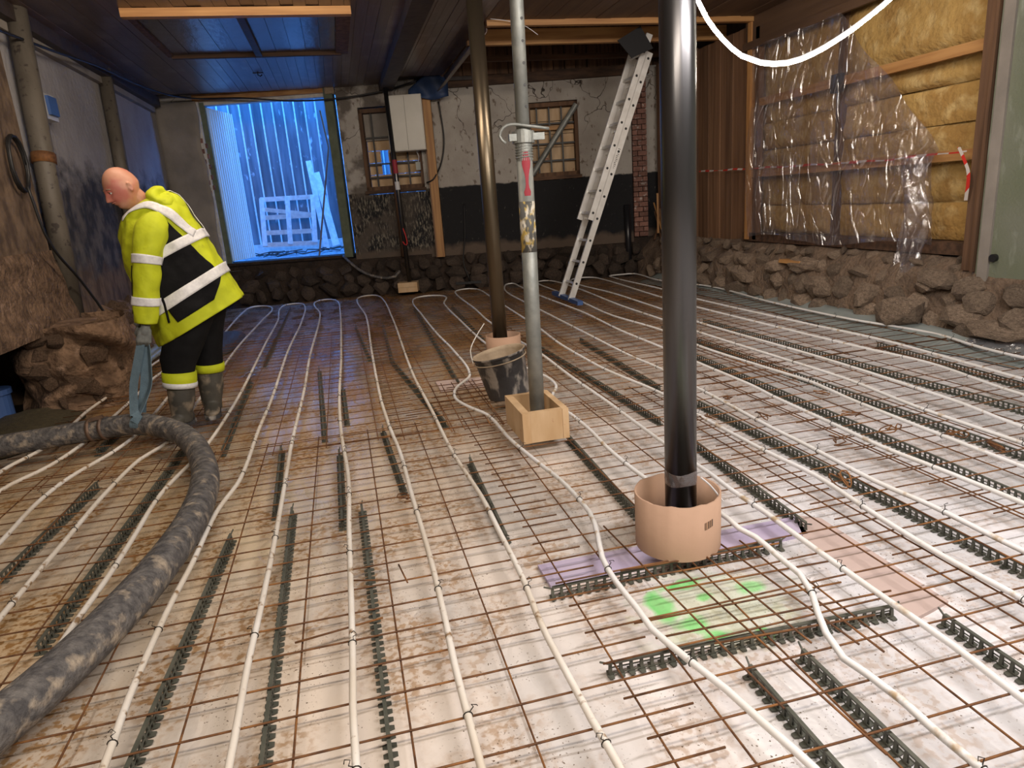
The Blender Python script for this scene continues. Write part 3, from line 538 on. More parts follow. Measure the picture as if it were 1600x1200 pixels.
# ---- outdoors
gd = strc('ground', MB().grid(40, 40, lambda u, v: (-6+14*u, 10.75+3.6*v - .5*u, .50 + .16*v + .04*nz(u*22,v*10,0))), 'gravel', 'gravel and debris outside the doorway', True)
fac = strc('plank_facade', MB().box(-6, 8, 13.35, 13.5, .2, 4.05), 'outside_plank', 'dark weathered plank facade outside the doorway')
me = MB().box(-.095, .095, 13.28, 13.34, .4, 4.0).mesh('facade_plank', 'outside_plank'); me2 = MB().box(-.013, .013, 13.25, 13.29, .4, 4.0).mesh('facade_batten', 'pale_wood')
for k in range(26): place('facade_plank', me, fac, (-2.75+.2*k, R_.uniform(-.01,.01), 0)); place('facade_batten', me2, fac, (-2.65+.2*k, 0, 0))
strc('trim_11', MB().box(-3, 3, 13.12, 13.24, .55, .80), 'pale_wood', 'pale plinth board at the foot of the facade')
pal = thing('wooden_pallet', 'pale pallet frame leaning against the dark facade outside', 'pallet', (-.6, 12.5, .7))
def pb(a, b, w_, nm='slat'): MB().bar((a[0], 12.45+.25*(a[1]-.7), a[1]), (b[0], 12.45+.25*(b[1]-.7), b[1]), .02, w_).build(nm, 'pale_wood', pal)
tl, tr_, br_, bl_ = (-1.08,1.66), (-.09,1.65), (-.15,.75), (-1.13,.79)
for t in (.02, .40, .72, .97):
    pb((tl[0]+(bl_[0]-tl[0])*t, tl[1]+(bl_[1]-tl[1])*t), (tr_[0]+(br_[0]-tr_[0])*t, tr_[1]+(br_[1]-tr_[1])*t), .085)
for s in (.03, .5, .97):
    a_ = (tl[0]+(tr_[0]-tl[0])*s, tl[1]); b_ = (bl_[0]+(br_[0]-bl_[0])*s, bl_[1]); MB().bar((a_[0], 12.66, a_[1]), (b_[0], 12.44, b_[1]), .085, .05, up=(0,1,0)).build('stringer', 'pale_wood', pal)
pb((-1.03,1.46), (-.15,1.30), .075, 'brace')
for a_, b_, w_, lab in (((-.11,12.9,2.30),(.02,12.3,.66),.10,'long pale board leaning just right of the pallet'), ((.0,12.95,2.08),(.20,12.3,.70),.13,'wider pale board leaning, right of the other board')):
    tag(MB().bar(a_, b_, w_, .03, up=(0,1,.3)).build('leaning_board', 'pale_wood'), lab, 'board', 'boards leaning outside')
tag(MB().tube([(.24,11.4,3.0),(.30,11.4,2.4),(-.12,11.3,.55)], .016, 8).build('thin_pole', 'brown_board'), 'thin pale pole leaning at the right side of the doorway', 'pole')
for k in range(10):
    xx = -1.2+R_.uniform(0,1.5); yy = 11.3+R_.uniform(0,1.2); n_ = [Vector((xx+t*R_.uniform(.1,.2)-.2, yy+.1*math.sin(t*2+k), .64+.05*abs(math.sin(t*1.7+k)))) for t in range(5)]
    tag(MB().tube(n_, .010, 5).build('loose_cable', 'black_cable'), 'loose dark cable lying on the gravel outside', 'cable', 'cables on the gravel')
PIPES = {
'0': [(-1.781, 2.903), (-1.693, 3.268), (-1.692, 3.699), (-1.714, 4.197), (-1.646, 5.248), (-1.637, 5.708), (-1.617, 6.001), (-1.624, 6.704), (-1.616, 7.545), (-1.533, 7.826), (-1.426, 7.508), (-1.426, 6.892), (-1.443, 6.123), (-1.455, 5.403), (-1.477, 5.028), (-1.455, 4.4), (-1.455, 3.829), (-1.465, 3.274), (-1.526, 2.883), (-1.642, 2.565)] ,
'1': [(-1.346, 1.848), (-1.347, 1.944), (-1.361, 2.277), (-1.329, 2.614), (-1.216, 2.987), (-1.166, 3.277), (-1.166, 3.765), (-1.178, 4.254), (-1.198, 5.308), (-1.198, 6.622), (-1.201, 9.296), (-1.063, 9.62), (-0.821, 9.205), (-0.849, 8.024), (-0.909, 6.356), (-0.914, 5.28), (-0.912, 4.075), (-0.903, 3.125), (-0.94, 2.954), (-1.009, 2.757), (-1.046, 2.25), (-1.05, 1.925), (-1.053, 1.701), (-1.059, 1.495), (-1.058, 1.148)] ,
'2': [(-0.763, 0.43), (-0.771, 0.572), (-0.776, 0.668), (-0.774, 0.973), (-0.759, 1.329), (-0.754, 1.642), (-0.752, 2.125), (-0.68, 2.63), (-0.652, 2.942), (-0.632, 3.449), (-0.618, 4.175), (-0.632, 6.29), (-0.635, 7.865), (-0.692, 9.172), (-0.557, 9.508), (-0.364, 9.196), (-0.319, 7.631), (-0.364, 5.652), (-0.362, 3.842), (-0.376, 3.005), (-0.379, 2.18), (-0.435, 1.778), (-0.45, 1.307), (-0.468, 1.017), (-0.473, 0.781), (-0.472, 0.513), (-0.461, 0.247)] ,
'3': [(-0.15, 0.145), (-0.149, 0.246), (-0.152, 0.555), (-0.147, 0.861), (-0.143, 1.34), (-0.144, 1.843), (-0.149, 2.668), (-0.133, 3.913), (-0.138, 5.223), (-0.106, 8.047), (-0.217, 9.224), (-0.083, 9.584), (0.102, 9.344), (0.155, 8.418), (0.152, 5.045), (0.13, 3.581), (0.138, 2.718), (0.168, 1.967), (0.162, 1.367), (0.16, 0.877), (0.158, 0.474), (0.154, 0.256), (0.157, 0.044)] ,
'4': [(0.448, -0.052), (0.448, 0.131), (0.448, 0.323), (0.456, 0.604), (0.461, 0.939), (0.459, 1.247), (0.454, 1.589), (0.452, 2.208), (0.431, 2.693), (0.417, 3.429), (0.436, 5.053), (0.475, 7.368), (0.416, 9.235), (0.594, 9.584), (0.764, 9.26), (0.78, 7.137), (0.711, 4.049), (0.722, 2.906), (0.726, 2.114), (0.759, 1.46), (0.758, 1.126), (0.757, 0.735), (0.743, 0.44), (0.749, 0.132), (0.751, 0.014), (0.759, -0.155)] ,
'5': [(1.177, -0.292), (1.168, -0.241), (1.149, -0.134), (1.129, 0.001), (1.096, 0.133), (1.056, 0.306), (1.057, 0.428), (1.055, 0.595), (1.071, 0.761), (1.117, 0.928), (1.156, 1.119), (1.149, 1.478), (1.119, 1.708), (1.069, 2.129), (1.042, 2.654), (0.959, 2.893), (0.914, 3.114), (0.959, 3.38), (1.131, 3.74), (1.16, 4.692), (1.137, 5.576), (1.141, 7.027), (1.178, 8.424), (1.38, 8.799), (1.652, 8.556), (1.533, 7.765), (1.496, 6.287), (1.492, 4.9), (1.557, 4.075), (1.595, 3.609), (1.645, 3.361), (1.633, 3.088), (1.528, 2.858), (1.498, 2.677), (1.518, 2.429), (1.521, 2.101), (1.507, 1.794), (1.518, 1.416), (1.563, 1.118), (1.647, 0.935), (1.643, 0.768), (1.664, 0.693), (1.659, 0.546), (1.655, 0.419), (1.616, 0.304), (1.564, 0.208), (1.523, 0.117), (1.496, 0.009), (1.509, -0.066), (1.517, -0.18), (1.513, -0.277), (1.519, -0.405)] ,
'6': [(2.179, 0.059), (2.165, 0.339), (2.185, 0.675), (2.226, 1.087), (2.203, 1.432), (2.187, 2.012), (2.194, 2.57), (2.122, 3.216), (2.104, 3.497), (2.099, 4.437), (2.148, 5.317), (2.191, 6.838), (2.225, 8.047), (2.226, 8.984), (2.054, 9.148), (1.866, 8.869), (1.812, 7.023), (1.776, 6.08), (1.793, 5.017), (1.828, 4.156), (1.808, 3.248), (1.81, 2.485), (1.803, 1.793), (1.817, 1.317), (1.808, 1.093), (1.812, 0.848), (1.808, 0.701), (1.807, 0.244), (1.811, -0.046), (1.795, -0.266)] ,
'7': [(2.435, 0.275), (2.43, 0.386), (2.433, 0.671), (2.413, 0.936), (2.428, 1.416), (2.425, 1.71), (2.45, 2.385), (2.474, 3.143), (2.455, 3.686), (2.461, 4.428), (2.487, 6.482), (2.494, 7.229), (2.537, 8.335), (2.73, 9.175), (2.855, 9.256), (2.852, 8.759), (2.822, 7.669), (2.845, 6.609), (2.854, 5.81), (2.797, 4.701), (2.797, 3.803), (2.791, 3.09), (2.793, 2.469), (2.77, 2.198), (2.744, 1.636), (2.722, 1.239), (2.742, 0.963), (2.761, 0.552)] ,
'8': [(3.073, 0.816), (3.112, 1.912), (3.161, 2.373), (3.134, 2.822), (3.087, 3.618), (3.124, 4.472), (3.042, 5.515), (3.101, 6.648), (3.157, 7.844), (3.201, 9.01), (3.362, 9.163), (3.473, 8.836), (3.474, 7.714), (3.386, 6.102), (3.374, 4.984), (3.355, 4.097), (3.387, 2.632), (3.39, 2.264), (3.333, 1.684), (3.322, 1.026)] ,
'9': [(3.515, 1.19), (3.58, 1.667), (3.627, 2.842), (3.595, 4.525), (3.65, 5.55), (3.691, 7.112), (3.632, 8.184), (3.725, 8.894), (4.01, 9.151), (4.143, 8.78), (4.023, 6.313), (4.004, 5.48), (4.029, 4.453), (4.082, 3.009), (4.121, 2.388), (3.981, 1.585)] ,
'10': [(4.266, 1.826), (4.292, 2.143), (4.376, 3.095), (4.337, 4.142), (4.292, 6.011), (4.347, 7.052), (4.366, 8.879), (4.611, 9.208), (4.801, 8.992), (4.73, 7.844), (4.928, 6.737), (4.783, 5.167), (4.771, 3.981), (4.866, 3.126), (4.751, 2.58), (4.712, 2.204)] ,
}
SPACERS = [(1.26, 0.1, 1.24, -0.29), (1.44, 0.11, 1.42, -0.34), (1.94, 0.11, 1.92, -0.16), (0.89, 0.24, 1.83, 0.2), (0.85, 0.68, 1.77, 0.69), (0.22, 1.67, 0.24, 0.04), (-0.1, 1.77, -0.08, 0.15), (-0.35, 1.59, -0.42, 0.27), (0.12, 2.5, 0.13, 1.52), (-0.22, 2.72, -0.18, 1.76), (0.39, 2.81, 0.43, 1.78), (0.81, 2.05, 0.79, 1.13), (-1.18, 2.56, -1.24, 1.58), (-0.82, 3.06, -0.88, 0.97), (2.0, 1.77, 1.94, 0.77), (2.37, 2.47, 2.4, 0.24), (2.98, 3.56, 2.89, 0.66), (3.28, 4.79, 3.29, 1.0), (3.79, 4.88, 3.87, 1.48), (4.39, 3.17, 4.28, 1.84), (2.39, 4.72, 2.31, 2.84), (1.95, 4.57, 2.0, 2.2), (1.41, 2.17, 1.37, 1.12), (-0.05, 4.83, 0.03, 2.81), (0.15, 4.05, 0.17, 3.08), (0.65, 6.93, 0.6, 4.8), (0.6, 4.8, 0.78, 2.74), (0.33, 7.01, 0.41, 5.01), (1.15, 8.0, 1.03, 3.69), (1.64, 7.8, 1.55, 5.21), (-0.58, 9.42, -0.57, 5.34), (-0.62, 4.7, -0.57, 2.82), (-1.37, 3.19, -1.35, 3.81)]
# ================================================================ FLOOR WORKS
# ---- rebar mesh sheets
bar_cache = {}
def bar_mesh(ax, a, b):
    k = (ax, round(a, 2), round(b, 2))
    if k not in bar_cache:
        p = [(a + (b-a)*i/6, 0, .0012*math.sin(i*2.1)) if ax == 'x' else (0, a + (b-a)*i/6, .0012*math.sin(i*1.7)) for i in range(7)]
        bar_cache[k] = MB().tube(p, .0032, 6).mesh('rebar', 'rust', True)
    return bar_cache[k]
def sheet(label, x0, x1, y0, y1, longs, t0, z, stuff_t=False):
    s = thing('rebar_mesh', label, 'steel mesh', (x0, y0, z), 'rusty rebar mesh sheets')
    for i, x in enumerate(longs): place('rebar', bar_mesh('y', 0, y1-y0), s, (x, y0, z-.003), (0, 0, R_.uniform(-.002,.002)))
    y = t0; mb = MB()
    while y <= y1 - .02:
        if y >= y0 + .02:
            if stuff_t: mb.tube([(x0,y,z+.003),((x0+x1)/2,y+R_.uniform(-.008,.008),z+.003),(x1,y,z+.003)], .0030, 5)
            else: place('rebar', bar_mesh('x', 0, x1-x0), s, (x0, y + R_.uniform(-.003,.003), z+.003), (0, 0, R_.uniform(-.003,.003)))
        y += .15
    if stuff_t: o = mb.build('cross_bars', 'rust', s, True, fix=False); o['kind'] = 'stuff'
    return s
f_ = lambda a, b, st=.3: [a + st*i for i in range(int((b-a)/st+1e-4)+1)]
sheet('rusty mesh sheet at front left, under the thick hose and the white pipes', -1.85, 1.03, -1.6, 2.78, f_(-1.8,.9), -1.5, 0)
sheet('rusty mesh sheet in front around the cardboard sleeve and green marks', .86, 2.20, -1.6, 2.70, [1.07,1.37,1.67,1.97,2.17], -1.43, .008)
sheet('narrow rusty mesh sheet overlapping right of the cardboard sleeve', 2.04, 2.76, -1.6, 2.9, [2.10,2.39,2.69], -1.52, .001)
sheet('rusty mesh sheet at the front right edge of the floor', 2.60, 4.85, -1.0, 3.1, f_(2.7,4.8), -.96, .009)
sheet('rusty mesh sheet on the left in the middle, where the worker stands', -1.85, .62, 2.52, 6.6, f_(-1.75,.5), 2.56, .009)
sheet('rusty mesh sheet in the middle under the mortar bucket', .42, 1.92, 2.48, 6.5, [.5,.80,1.1,1.4,1.7,1.86], 2.53, .003)
sheet('rusty mesh sheet right of the bucket, middle of the floor', 1.78, 3.32, 2.62, 6.7, f_(1.9,3.2), 2.66, .010)
sheet('rusty mesh sheet in the middle along the right stone plinth', 3.18, 4.85, 2.9, 6.9, f_(3.3,4.8), 2.95, .002, True)
sheet('rusty mesh sheet at the back left below the doorway', -1.7, .9, 6.35, 9.7, f_(-1.6,.85), 6.4, .001, True)
sheet('rusty mesh sheet at the back in front of the white plaster wall', .75, 2.7, 6.3, 9.25, f_(.85,2.6), 6.4, .009, True)
sheet('rusty mesh sheet at the back right around the ladder foot', 2.55, 4.85, 6.5, 8.85, f_(2.65,4.8), 6.6, .003, True)
# extra loose bars where the mesh was cut and patched
ORD = ['first','second','third','fourth','fifth','sixth','seventh','eighth','ninth','tenth','eleventh','twelfth']
def loose(label, bars, group='loose rebars laid over the mesh'):
    cn = [0, 0]
    for (a, b, lab) in bars:
        if not lab:
            cw = abs(b[0]-a[0]) > abs(b[1]-a[1]); lab = ORD[cn[cw]] + (' crosswise ' if cw else ' lengthwise ') + label; cn[cw] += 1
        o = MB().tube([(a[0],a[1],.014),((a[0]+b[0])/2,(a[1]+b[1])/2,.014),(b[0],b[1],.014)], .0034, 6).build('loose_rebar', 'rust', None, True); tag(o, lab or label, 'rebar', group)
loose('', [((1.17,1.0),(1.23,-.1),'rusty rebar end beside the front pipe, left of the green marks'), ((1.30,.62),(1.36,-.30),'rusty rebar crossing the green marks lengthwise')])
loose('patch rebar over the green marks, counted from the front or left', [((1.2,.19),(1.72,.15),''),((1.05,.27),(1.86,.24),''),((1.02,.36),(1.75,.335),''),((1.2,.49),(1.80,.46),''),((.98,.60),(1.6,.57),''),((1.1,.66),(1.72,.63),''),((1.42,.75),(1.46,.1),''),((1.52,.72),(1.58,.05),''),((1.60,.70),(1.62,.0),'')], 'patch rebars around the green marks')
loose('patch rebar beside the mortar bucket, counted from the front or left', [((.55+.07*i, 2.9+.11*i),(1.25+.05*i, 2.93+.1*i),'') for i in range(6)] + [((.78+.08*i,2.45),(.80+.08*i,3.6),'') for i in range(5)], 'patch rebars by the bucket')
loose('loose rebar behind the front post, counted from the front or left', [((1.9+.06*i, 3.4+.2*i),(2.7+.1*i, 3.3+.22*i),'') for i in range(6)] + [((3.05+.05*i,2.3+.1*i),(3.0+.05*i,4.0+.1*i),'') for i in range(4)], 'patch rebars among the right-hand pipes')
loose('', [((.30,.9),(.16,.95),'short rebar stub lying beside the middle pipe'),((-.02,.63),(.26,.67),'short rebar stub lying across a spacer in the foreground'),((.34,1.0),(.36,.86),'tiny rebar offcut between two front pipes')])
# rust-coloured wire clumps
CL = ((2.52,2.28),(2.47,1.9),(3.05,2.1),(2.95,1.75),(2.62,1.4),(3.16,1.25),(2.95,1.45),(2.3,1.0),(3.2,1.05),(-.95,2.55),(.42,1.6),(2.2,2.0))
for k, (x, y) in enumerate(CL):
    P = [(x+R_.uniform(-.05,.05), y+R_.uniform(-.06,.06), .02+R_.uniform(-.02,.02)) for _ in range(7)]
    lb_ = {9:'rusty tie wire tangle under the bend of the thick hose', 10:'rusty tie wire tangle between the two middle pipes'}.get(k) or 'rusty tie wire tangle right of the front post, ' + ORD[sorted([1.25*0+q[1] for i_, q in enumerate(CL) if i_ not in (9,10)]).index(y)] + ' from the front'
    tag(MB().tube(spline(P,.02), .0035, 5).build('wire_clump', 'rust', None, True), lb_, 'wire', 'tangles of rusty tie wire')

# ---- heating pipes
PLAB = {'0':'white floor heating pipe loop farthest left, running under the thick hose by the wall',
 '1':'dirty white floor heating pipe loop second from the left, passing beneath the worker',
 '2':'white floor heating pipe loop just right of the worker and through the hose bend',
 '3':'white floor heating pipe loop running up the left middle of the picture',
 '4':'white floor heating pipe loop in the picture middle, left of the cardboard sleeve',
 '5':'white floor heating pipe winding round the mortar bucket and the cardboard sleeve',
 '6':'white floor heating pipe loop passing behind the big front post',
 '7':'white floor heating pipe loop right of the front post, starting at the grey prop',
 '8':'white floor heating pipe loop ending left of the ladder foot',
 '9':'white floor heating pipe loop ending behind the ladder',
 '10':'white floor heating pipe loop farthest right, beside the stone plinth'}
tie = MB().rings([[((.0125+.0018*math.cos(b))*math.cos(a), .0018*math.sin(b), (.0125+.0018*math.cos(b))*math.sin(a)) for b in (0,2.1,4.2)] for a in [2*PI*i/10 for i in range(11)]], cap=False).tube([(0,0,.012),(.006,.004,.026),(-.004,0,.034),(.008,-.005,.040),(.014,0,.034)], .0015, 4).mesh('wire_tie', 'wire')
for k, P in PIPES.items():
    pts = [(x, min(y, 10.25-.22*x-.30), .019 + .002*math.sin(i*1.3)) for i, (x, y) in enumerate(P)]
    if pts[0][1] > -1.2: pts = [(pts[0][0], -1.7, .02), (pts[0][0], (pts[0][1]-1.7)/2, .02)] + pts
    if pts[-1][1] > -1.2: pts = pts + [(pts[-1][0], (pts[-1][1]-1.7)/2, .02), (pts[-1][0], -1.7, .02)]
    pts = [((x, y, z) if math.hypot(x+.9, y-3.45) > 0 else (x,y,z)) for x, y, z in pts]
    path = spline(pts, .07)
    o = MB().tube(path, .0108, 10).build('heating_pipe', 'pipe_dirty' if k in '01234' else 'pipe_white', None, True, fix=False); tag(o, PLAB[k], 'pipe', 'floor heating pipes')
    acc = R_.uniform(.1,.4)
    for i in range(1, len(path)):
        acc += (path[i]-path[i-1]).length
        if acc > .62 and path[i].y < 5.5 and path[i].y > -.6:
            acc = R_.uniform(-.1,.12); d = path[i]-path[i-1]; place('wire_tie', tie, o, path[i], (0, R_.uniform(-.5,.5), math.atan2(d.y, d.x)-PI/2))
# ---- plastic spacer strips
def spacer(a, b, label, group=None):
    a = Vector((a[0], a[1], 0)); b = Vector((b[0], b[1], 0)); Ld = (b-a).length; d = (b-a)/Ld; s = Vector((-d.y, d.x, 0)); up = Vector((0,0,1))
    mb = MB(); mb.bar(a+up*-.010, b+up*-.010, .011, .006); n = int(Ld/.032)
    for i in range(2*n+2):
        c = a + d*(Ld*(i//2)/max(1,n)); sg = 1 if i % 2 else -1
        mb.bar(c+up*-.012, c+s*sg*.005+up*-.052, .003, .010, up=d)
        q = c + s*sg*.008 + up*-.052; mb.add([q-d*.011-s*sg*.006, q+d*.011-s*sg*.006, q+d*.007+s*sg*.011, q-d*.007+s*sg*.011, q-d*.011-s*sg*.006+up*.004, q+d*.011-s*sg*.006+up*.004, q+d*.007+s*sg*.011+up*.004, q-d*.007+s*sg*.011+up*.004], [(0,1,2,3),(4,7,6,5),(0,4,5,1),(1,5,6,2),(2,6,7,3),(3,7,4,0)])
    mb.bar(a+up*-.030+s*.004, b+up*-.030+s*.004, .003, .003); mb.bar(a+up*-.044-s*.004, b+up*-.044-s*.004, .003, .003)
    t = thing('spacer_strip', label, 'spacer', a, group); mb.build('toothed_strip', 'spacer_plastic', t, fix=False)
    hk = MB().bar(a+up*-.015, a-d*.03+s*.006+up*-.005, .004, .005).bar(b+up*-.015, b+d*.03+s*.006+up*-.005, .004, .005); hk.build('end_hook', 'spacer_plastic', t); return t
SL = ['black toothed spacer strip bottom right, left of the pair running out of the picture','black toothed spacer strip bottom right, right of the pair running out of the picture','black toothed spacer strip at the right edge below the salmon foam strip',
 'black toothed spacer strip lying crosswise below the green marks','black toothed spacer strip lying crosswise behind the green marks, under the cardboard sleeve','dark spacer strip in the foreground between the two middle pipes','dark spacer strip in the foreground left of the leftmost middle pipe','dark spacer strip in the foreground right of the thick hose bend',
 'short dark spacer strip left of the middle pipe, mid floor','short dark spacer strip between two pipes left of the picture middle','short dark spacer strip right of the middle pipe, mid floor','dark spacer strip in front of the wooden box, left','dark spacer strip at the left edge among the pipes','long dark spacer strip left of the thick hose, parallel to it',
 'black spacer strip ending at the purple foam right of the cardboard sleeve','long black spacer strip running from the front post to the right edge','black spacer strip second right of the front post','black spacer strip third right of the front post','black spacer strip fourth right of the front post','black spacer strip nearest the right stone plinth',
 'dark spacer strip left of the front post, farther back','dark spacer strip between grey prop and front post','black spacer strip just left of the cardboard sleeve','dark spacer strip in the muddy middle, left','tiny dark spacer strip beside the middle pipe in the mud','dark spacer strip near the doorway light, right part','dark spacer strip bent off to the right in the muddy middle','dark spacer strip near the doorway light, left part','rusty dark spacer strip left of the bucket','rusty dark spacer strip left of the bronze post','dark spacer strip at the back behind the worker','dark toothed strip standing in for a shadow line right beside the worker','dark spacer strip next to the wet concrete at left']  # the strip right beside the worker models a shadow line
for (x0, y0, x1, y1), lb in zip(SPACERS, SL):
    a, b = (x0,y0), (x1,y1)
    if y0 < .2 and abs(x1-x0) < .2: b = (x1, -1.2)
    spacer(a, b, lb)
# ================================================================ POSTS AND PROPS
def barrel(name, label, cat, c, r, z0, z1, m_, n=40):
    t = thing(name, label, cat, (c[0], c[1], z0)); MB().cyl(c, r, z0, z1, n).build('shaft', m_, t, True); return t
def flat_ends(o):
    for p in o.data.polygons:
        if len(p.vertices) > 4: p.use_smooth = False
PX, PY = 1.41, .80
t = thing('steel_post', 'big dark steel post in front, standing in the cardboard sleeve', 'post', (PX, PY, -.05))
o = MB().cyl((PX,PY), .0585, -.05, 3.15, 48).build('shaft', 'steel_dark', t, True); flat_ends(o)
o = MB().grid(9, 30, lambda u, v: (PX+.0605*math.cos(2*PI*v), PY+.0605*math.sin(2*PI*v), .25+.05*u+.004*math.sin(v*19+u*5))).build('clear_tape', 'clear_sheet', t, True); o['label'] = 'clear plastic film wrapped round the post'
def sleeve(nm, label, c, r, z0, z1, ragged, cut=None):
    t = thing(nm, label, 'cardboard tube', (c[0], c[1], z0))
    n = 72; mb = MB()
    def top(a): return z1 + (ragged * max(0, nz(a*3, 1, 2)) if ragged else 0) - (ragged*.6*max(0, nz(a*7, 3, 2)))
    R = []
    for (rr, zz) in ((r, 0), (r, 1), (r-.006, 1), (r-.006, 0)):
        R.append([(c[0]+rr*math.cos(2*PI*k/n), c[1]+rr*math.sin(2*PI*k/n), (top(2*PI*min(k, n-k)/n) if zz else z0)) for k in range(n)])
    R.append(R[0]); mb.rings(R, True, False); o = mb.build('tube_wall', 'cardboard', t, True)
    for p in o.data.polygons:
        if abs(p.normal.z) > .7: p.use_smooth = False
    return t
sl = sleeve('cardboard_sleeve', 'large brown cardboard tube with a ragged rim round the big front post', (PX-.02, PY-.01), .159, .008, .222, .007)
v = lambda u, w_: (PX-.02+.1605*math.cos(-1.40+.24*u), PY-.01+.1605*math.sin(-1.40+.24*u), .125+.028*w_+.006*u)
MB().grid(8, 3, v).build('barcode', 'barcode', sl)
tag(MB().tube(spline([(PX+.05,PY-.06,.28),(PX+.08,PY-.07,.25),(PX+.13,PY-.08,.18)],.02), .0035, 6).build('tape_strand', 'white_label'), 'white strand of tape from the front post to the sleeve rim', 'tape')
t = thing('steel_post', 'bronze-brown steel post farther back, behind the mortar bucket', 'post', (1.535, 4.40, -.05))
flat_ends(MB().cyl((1.54,4.40), .064, -.05, 3.06, 40).build('shaft', 'steel_bronze', t, True))
sleeve('cardboard_sleeve', 'small brown cardboard tube round the bronze post behind the bucket', (1.57, 4.42), .155, .012, .17, .0)
# acrow prop
G1 = lambda u: max(math.exp(-((u-.75)/.22)**2), .8*math.exp(-((u-.06)/.10)**2))
QX, QY = 1.27, 2.30
t = thing('adjustable_prop', 'galvanised adjustable steel prop standing in the pine box', 'prop', (QX, QY, -.045))
tp = Vector((1.33, 2.36, 3.15)); bt = Vector((QX, QY, -.045)); at = lambda z: bt + (tp-bt)*((z+.045)/3.195)
flat_ends(MB().tube([at(-.04), at(1.55)], .043, 32).build('outer_tube', 'galvanised', t, True))
flat_ends(MB().tube([at(1.5), at(3.15)], .036, 32).build('inner_tube', 'galvanised', t, True))
P = [at(1.52 + .14*i/180) + Vector((.046*math.cos(i*.35), .046*math.sin(i*.35), 0)) for i in range(180)]
MB().tube(P, .0035, 5).tube([at(1.51), at(1.67)], .044, 24).build('thread', 'galvanised', t)
col_ = MB().tube([at(1.60), at(1.66)], .060, 20); col_.bar(at(1.63)+Vector((-.085,-.02,0)), at(1.63)+Vector((.105,-.03,0)), .03, .035); col_.build('collar_nut', 'galvanised', t)
MB().tube(spline([at(1.665)+Vector((.13,-.04,.0)), at(1.68)+Vector((.02,-.06,.0)), at(1.68)+Vector((-.10,-.05,.01)), at(1.66)+Vector((-.14,-.04,-.02)), at(1.63)+Vector((-.11,-.05,-.03))], .02), .008, 8).build('handle', 'galvanised', t, True)
ring = lambda z0, z1, r: MB().tube([at(z0), at(z1)], r, 32)
ring(1.03, 1.30, .0437).build('paper_label', 'prop_label', t, True)
o = MB().grid(12, 6, lambda u, v: at(1.33+.30*u*.75) + Vector((.0440*math.cos(-1.65+(.35+.75*G1(u))*(v-.5)), .0440*math.sin(-1.65+(.35+.75*G1(u))*(v-.5)), 0))).build('paint_mark', 'red_paint', t, True); o['label'] = 'red spray paint mark'
hm = MB()
for k in range(14):
    z = 1.78 + k*.105; c = at(z) + Vector((.013, -.0345, 0)); hm.tube([c, c + Vector((0,-.0025,0))], .0075, 10)
hm.build('pin_holes', 'black_cable', t)
MB().box(QX-.07, QX+.07, QY-.07, QY+.07, -.052, -.045).build('base_plate', 'galvanised', t)
# pine formwork box
bx = thing('formwork_box', 'open pine box round the foot of the galvanised prop', 'box', (1.25, 2.2, .01))
def hb(a, b, c, d_, z0, z1, nm='side_board'): MB().hexa([(a[0],a[1],z0),(b[0],b[1],z0),(c[0],c[1],z0),(d_[0],d_[1],z0),(a[0],a[1],z1),(b[0],b[1],z1),(c[0],c[1],z1),(d_[0],d_[1],z1)]).build(nm, 'box_wood', bx)
bx.location = (1.25, 2.2, .01)
x0, x1, y0, y1, th = 1.12, 1.385, 2.06, 2.47, .035
zt = .185
hb((x0+.045,y0),(x1-.036,y0),(x1-.036,y0+th),(x0+.045,y0+th), .012, zt)
hb((x0,y0-.002),(x0+.044,y0-.002),(x0+.044,y1),(x0,y1), .012, zt)
hb((x1-.035,y0-.002),(x1,y0-.002),(x1,y1),(x1-.035,y1), .012, zt)
hb((x0+.045,y1-th),(x1-.036,y1-th),(x1-.036,y1),(x0+.045,y1), .012, zt)
# small back prop and its block
t = thing('slim_prop', 'slim dark steel prop standing on a small pine block by the back wall', 'prop', (1.33, 9.45, .2))
a_ = BW(1.30, 3.12, .35); b_ = BW(1.34, .17, .35)
flat_ends(MB().tube([a_, b_], .034, 20).build('tube', 'steel_dark', t, True))
pa = lambda z: b_ + (a_-b_)*((z-.17)/2.95)
for z0, z1, m_, l in ((1.82,2.02,'red_paint','red collar'),(1.58,1.70,'white_label','white label')): MB().tube([pa(z0), pa(z1)], .0375, 16).build('collar', m_, t)['label'] = l
MB().tube(spline([pa(1.0)+Vector((0,-.04,0)), pa(.85)+Vector((.03,-.05,0)), pa(.74)+Vector((.02,-.045,0)), pa(.80)+Vector((-.03,-.04,0))], .03), .009, 6).build('tape_tail', 'red_tape', t)
t = thing('pine_block', 'small pine block under the slim prop at the back', 'block', BW(1.32, .0, .35))
for k, (z0, z1) in enumerate(((.015,.09),(.093,.165))): q = MB(); bwbox(q, 1.17, 1.47, z0, z1, .24, .47); q.build('block_timber', 'box_wood', t)
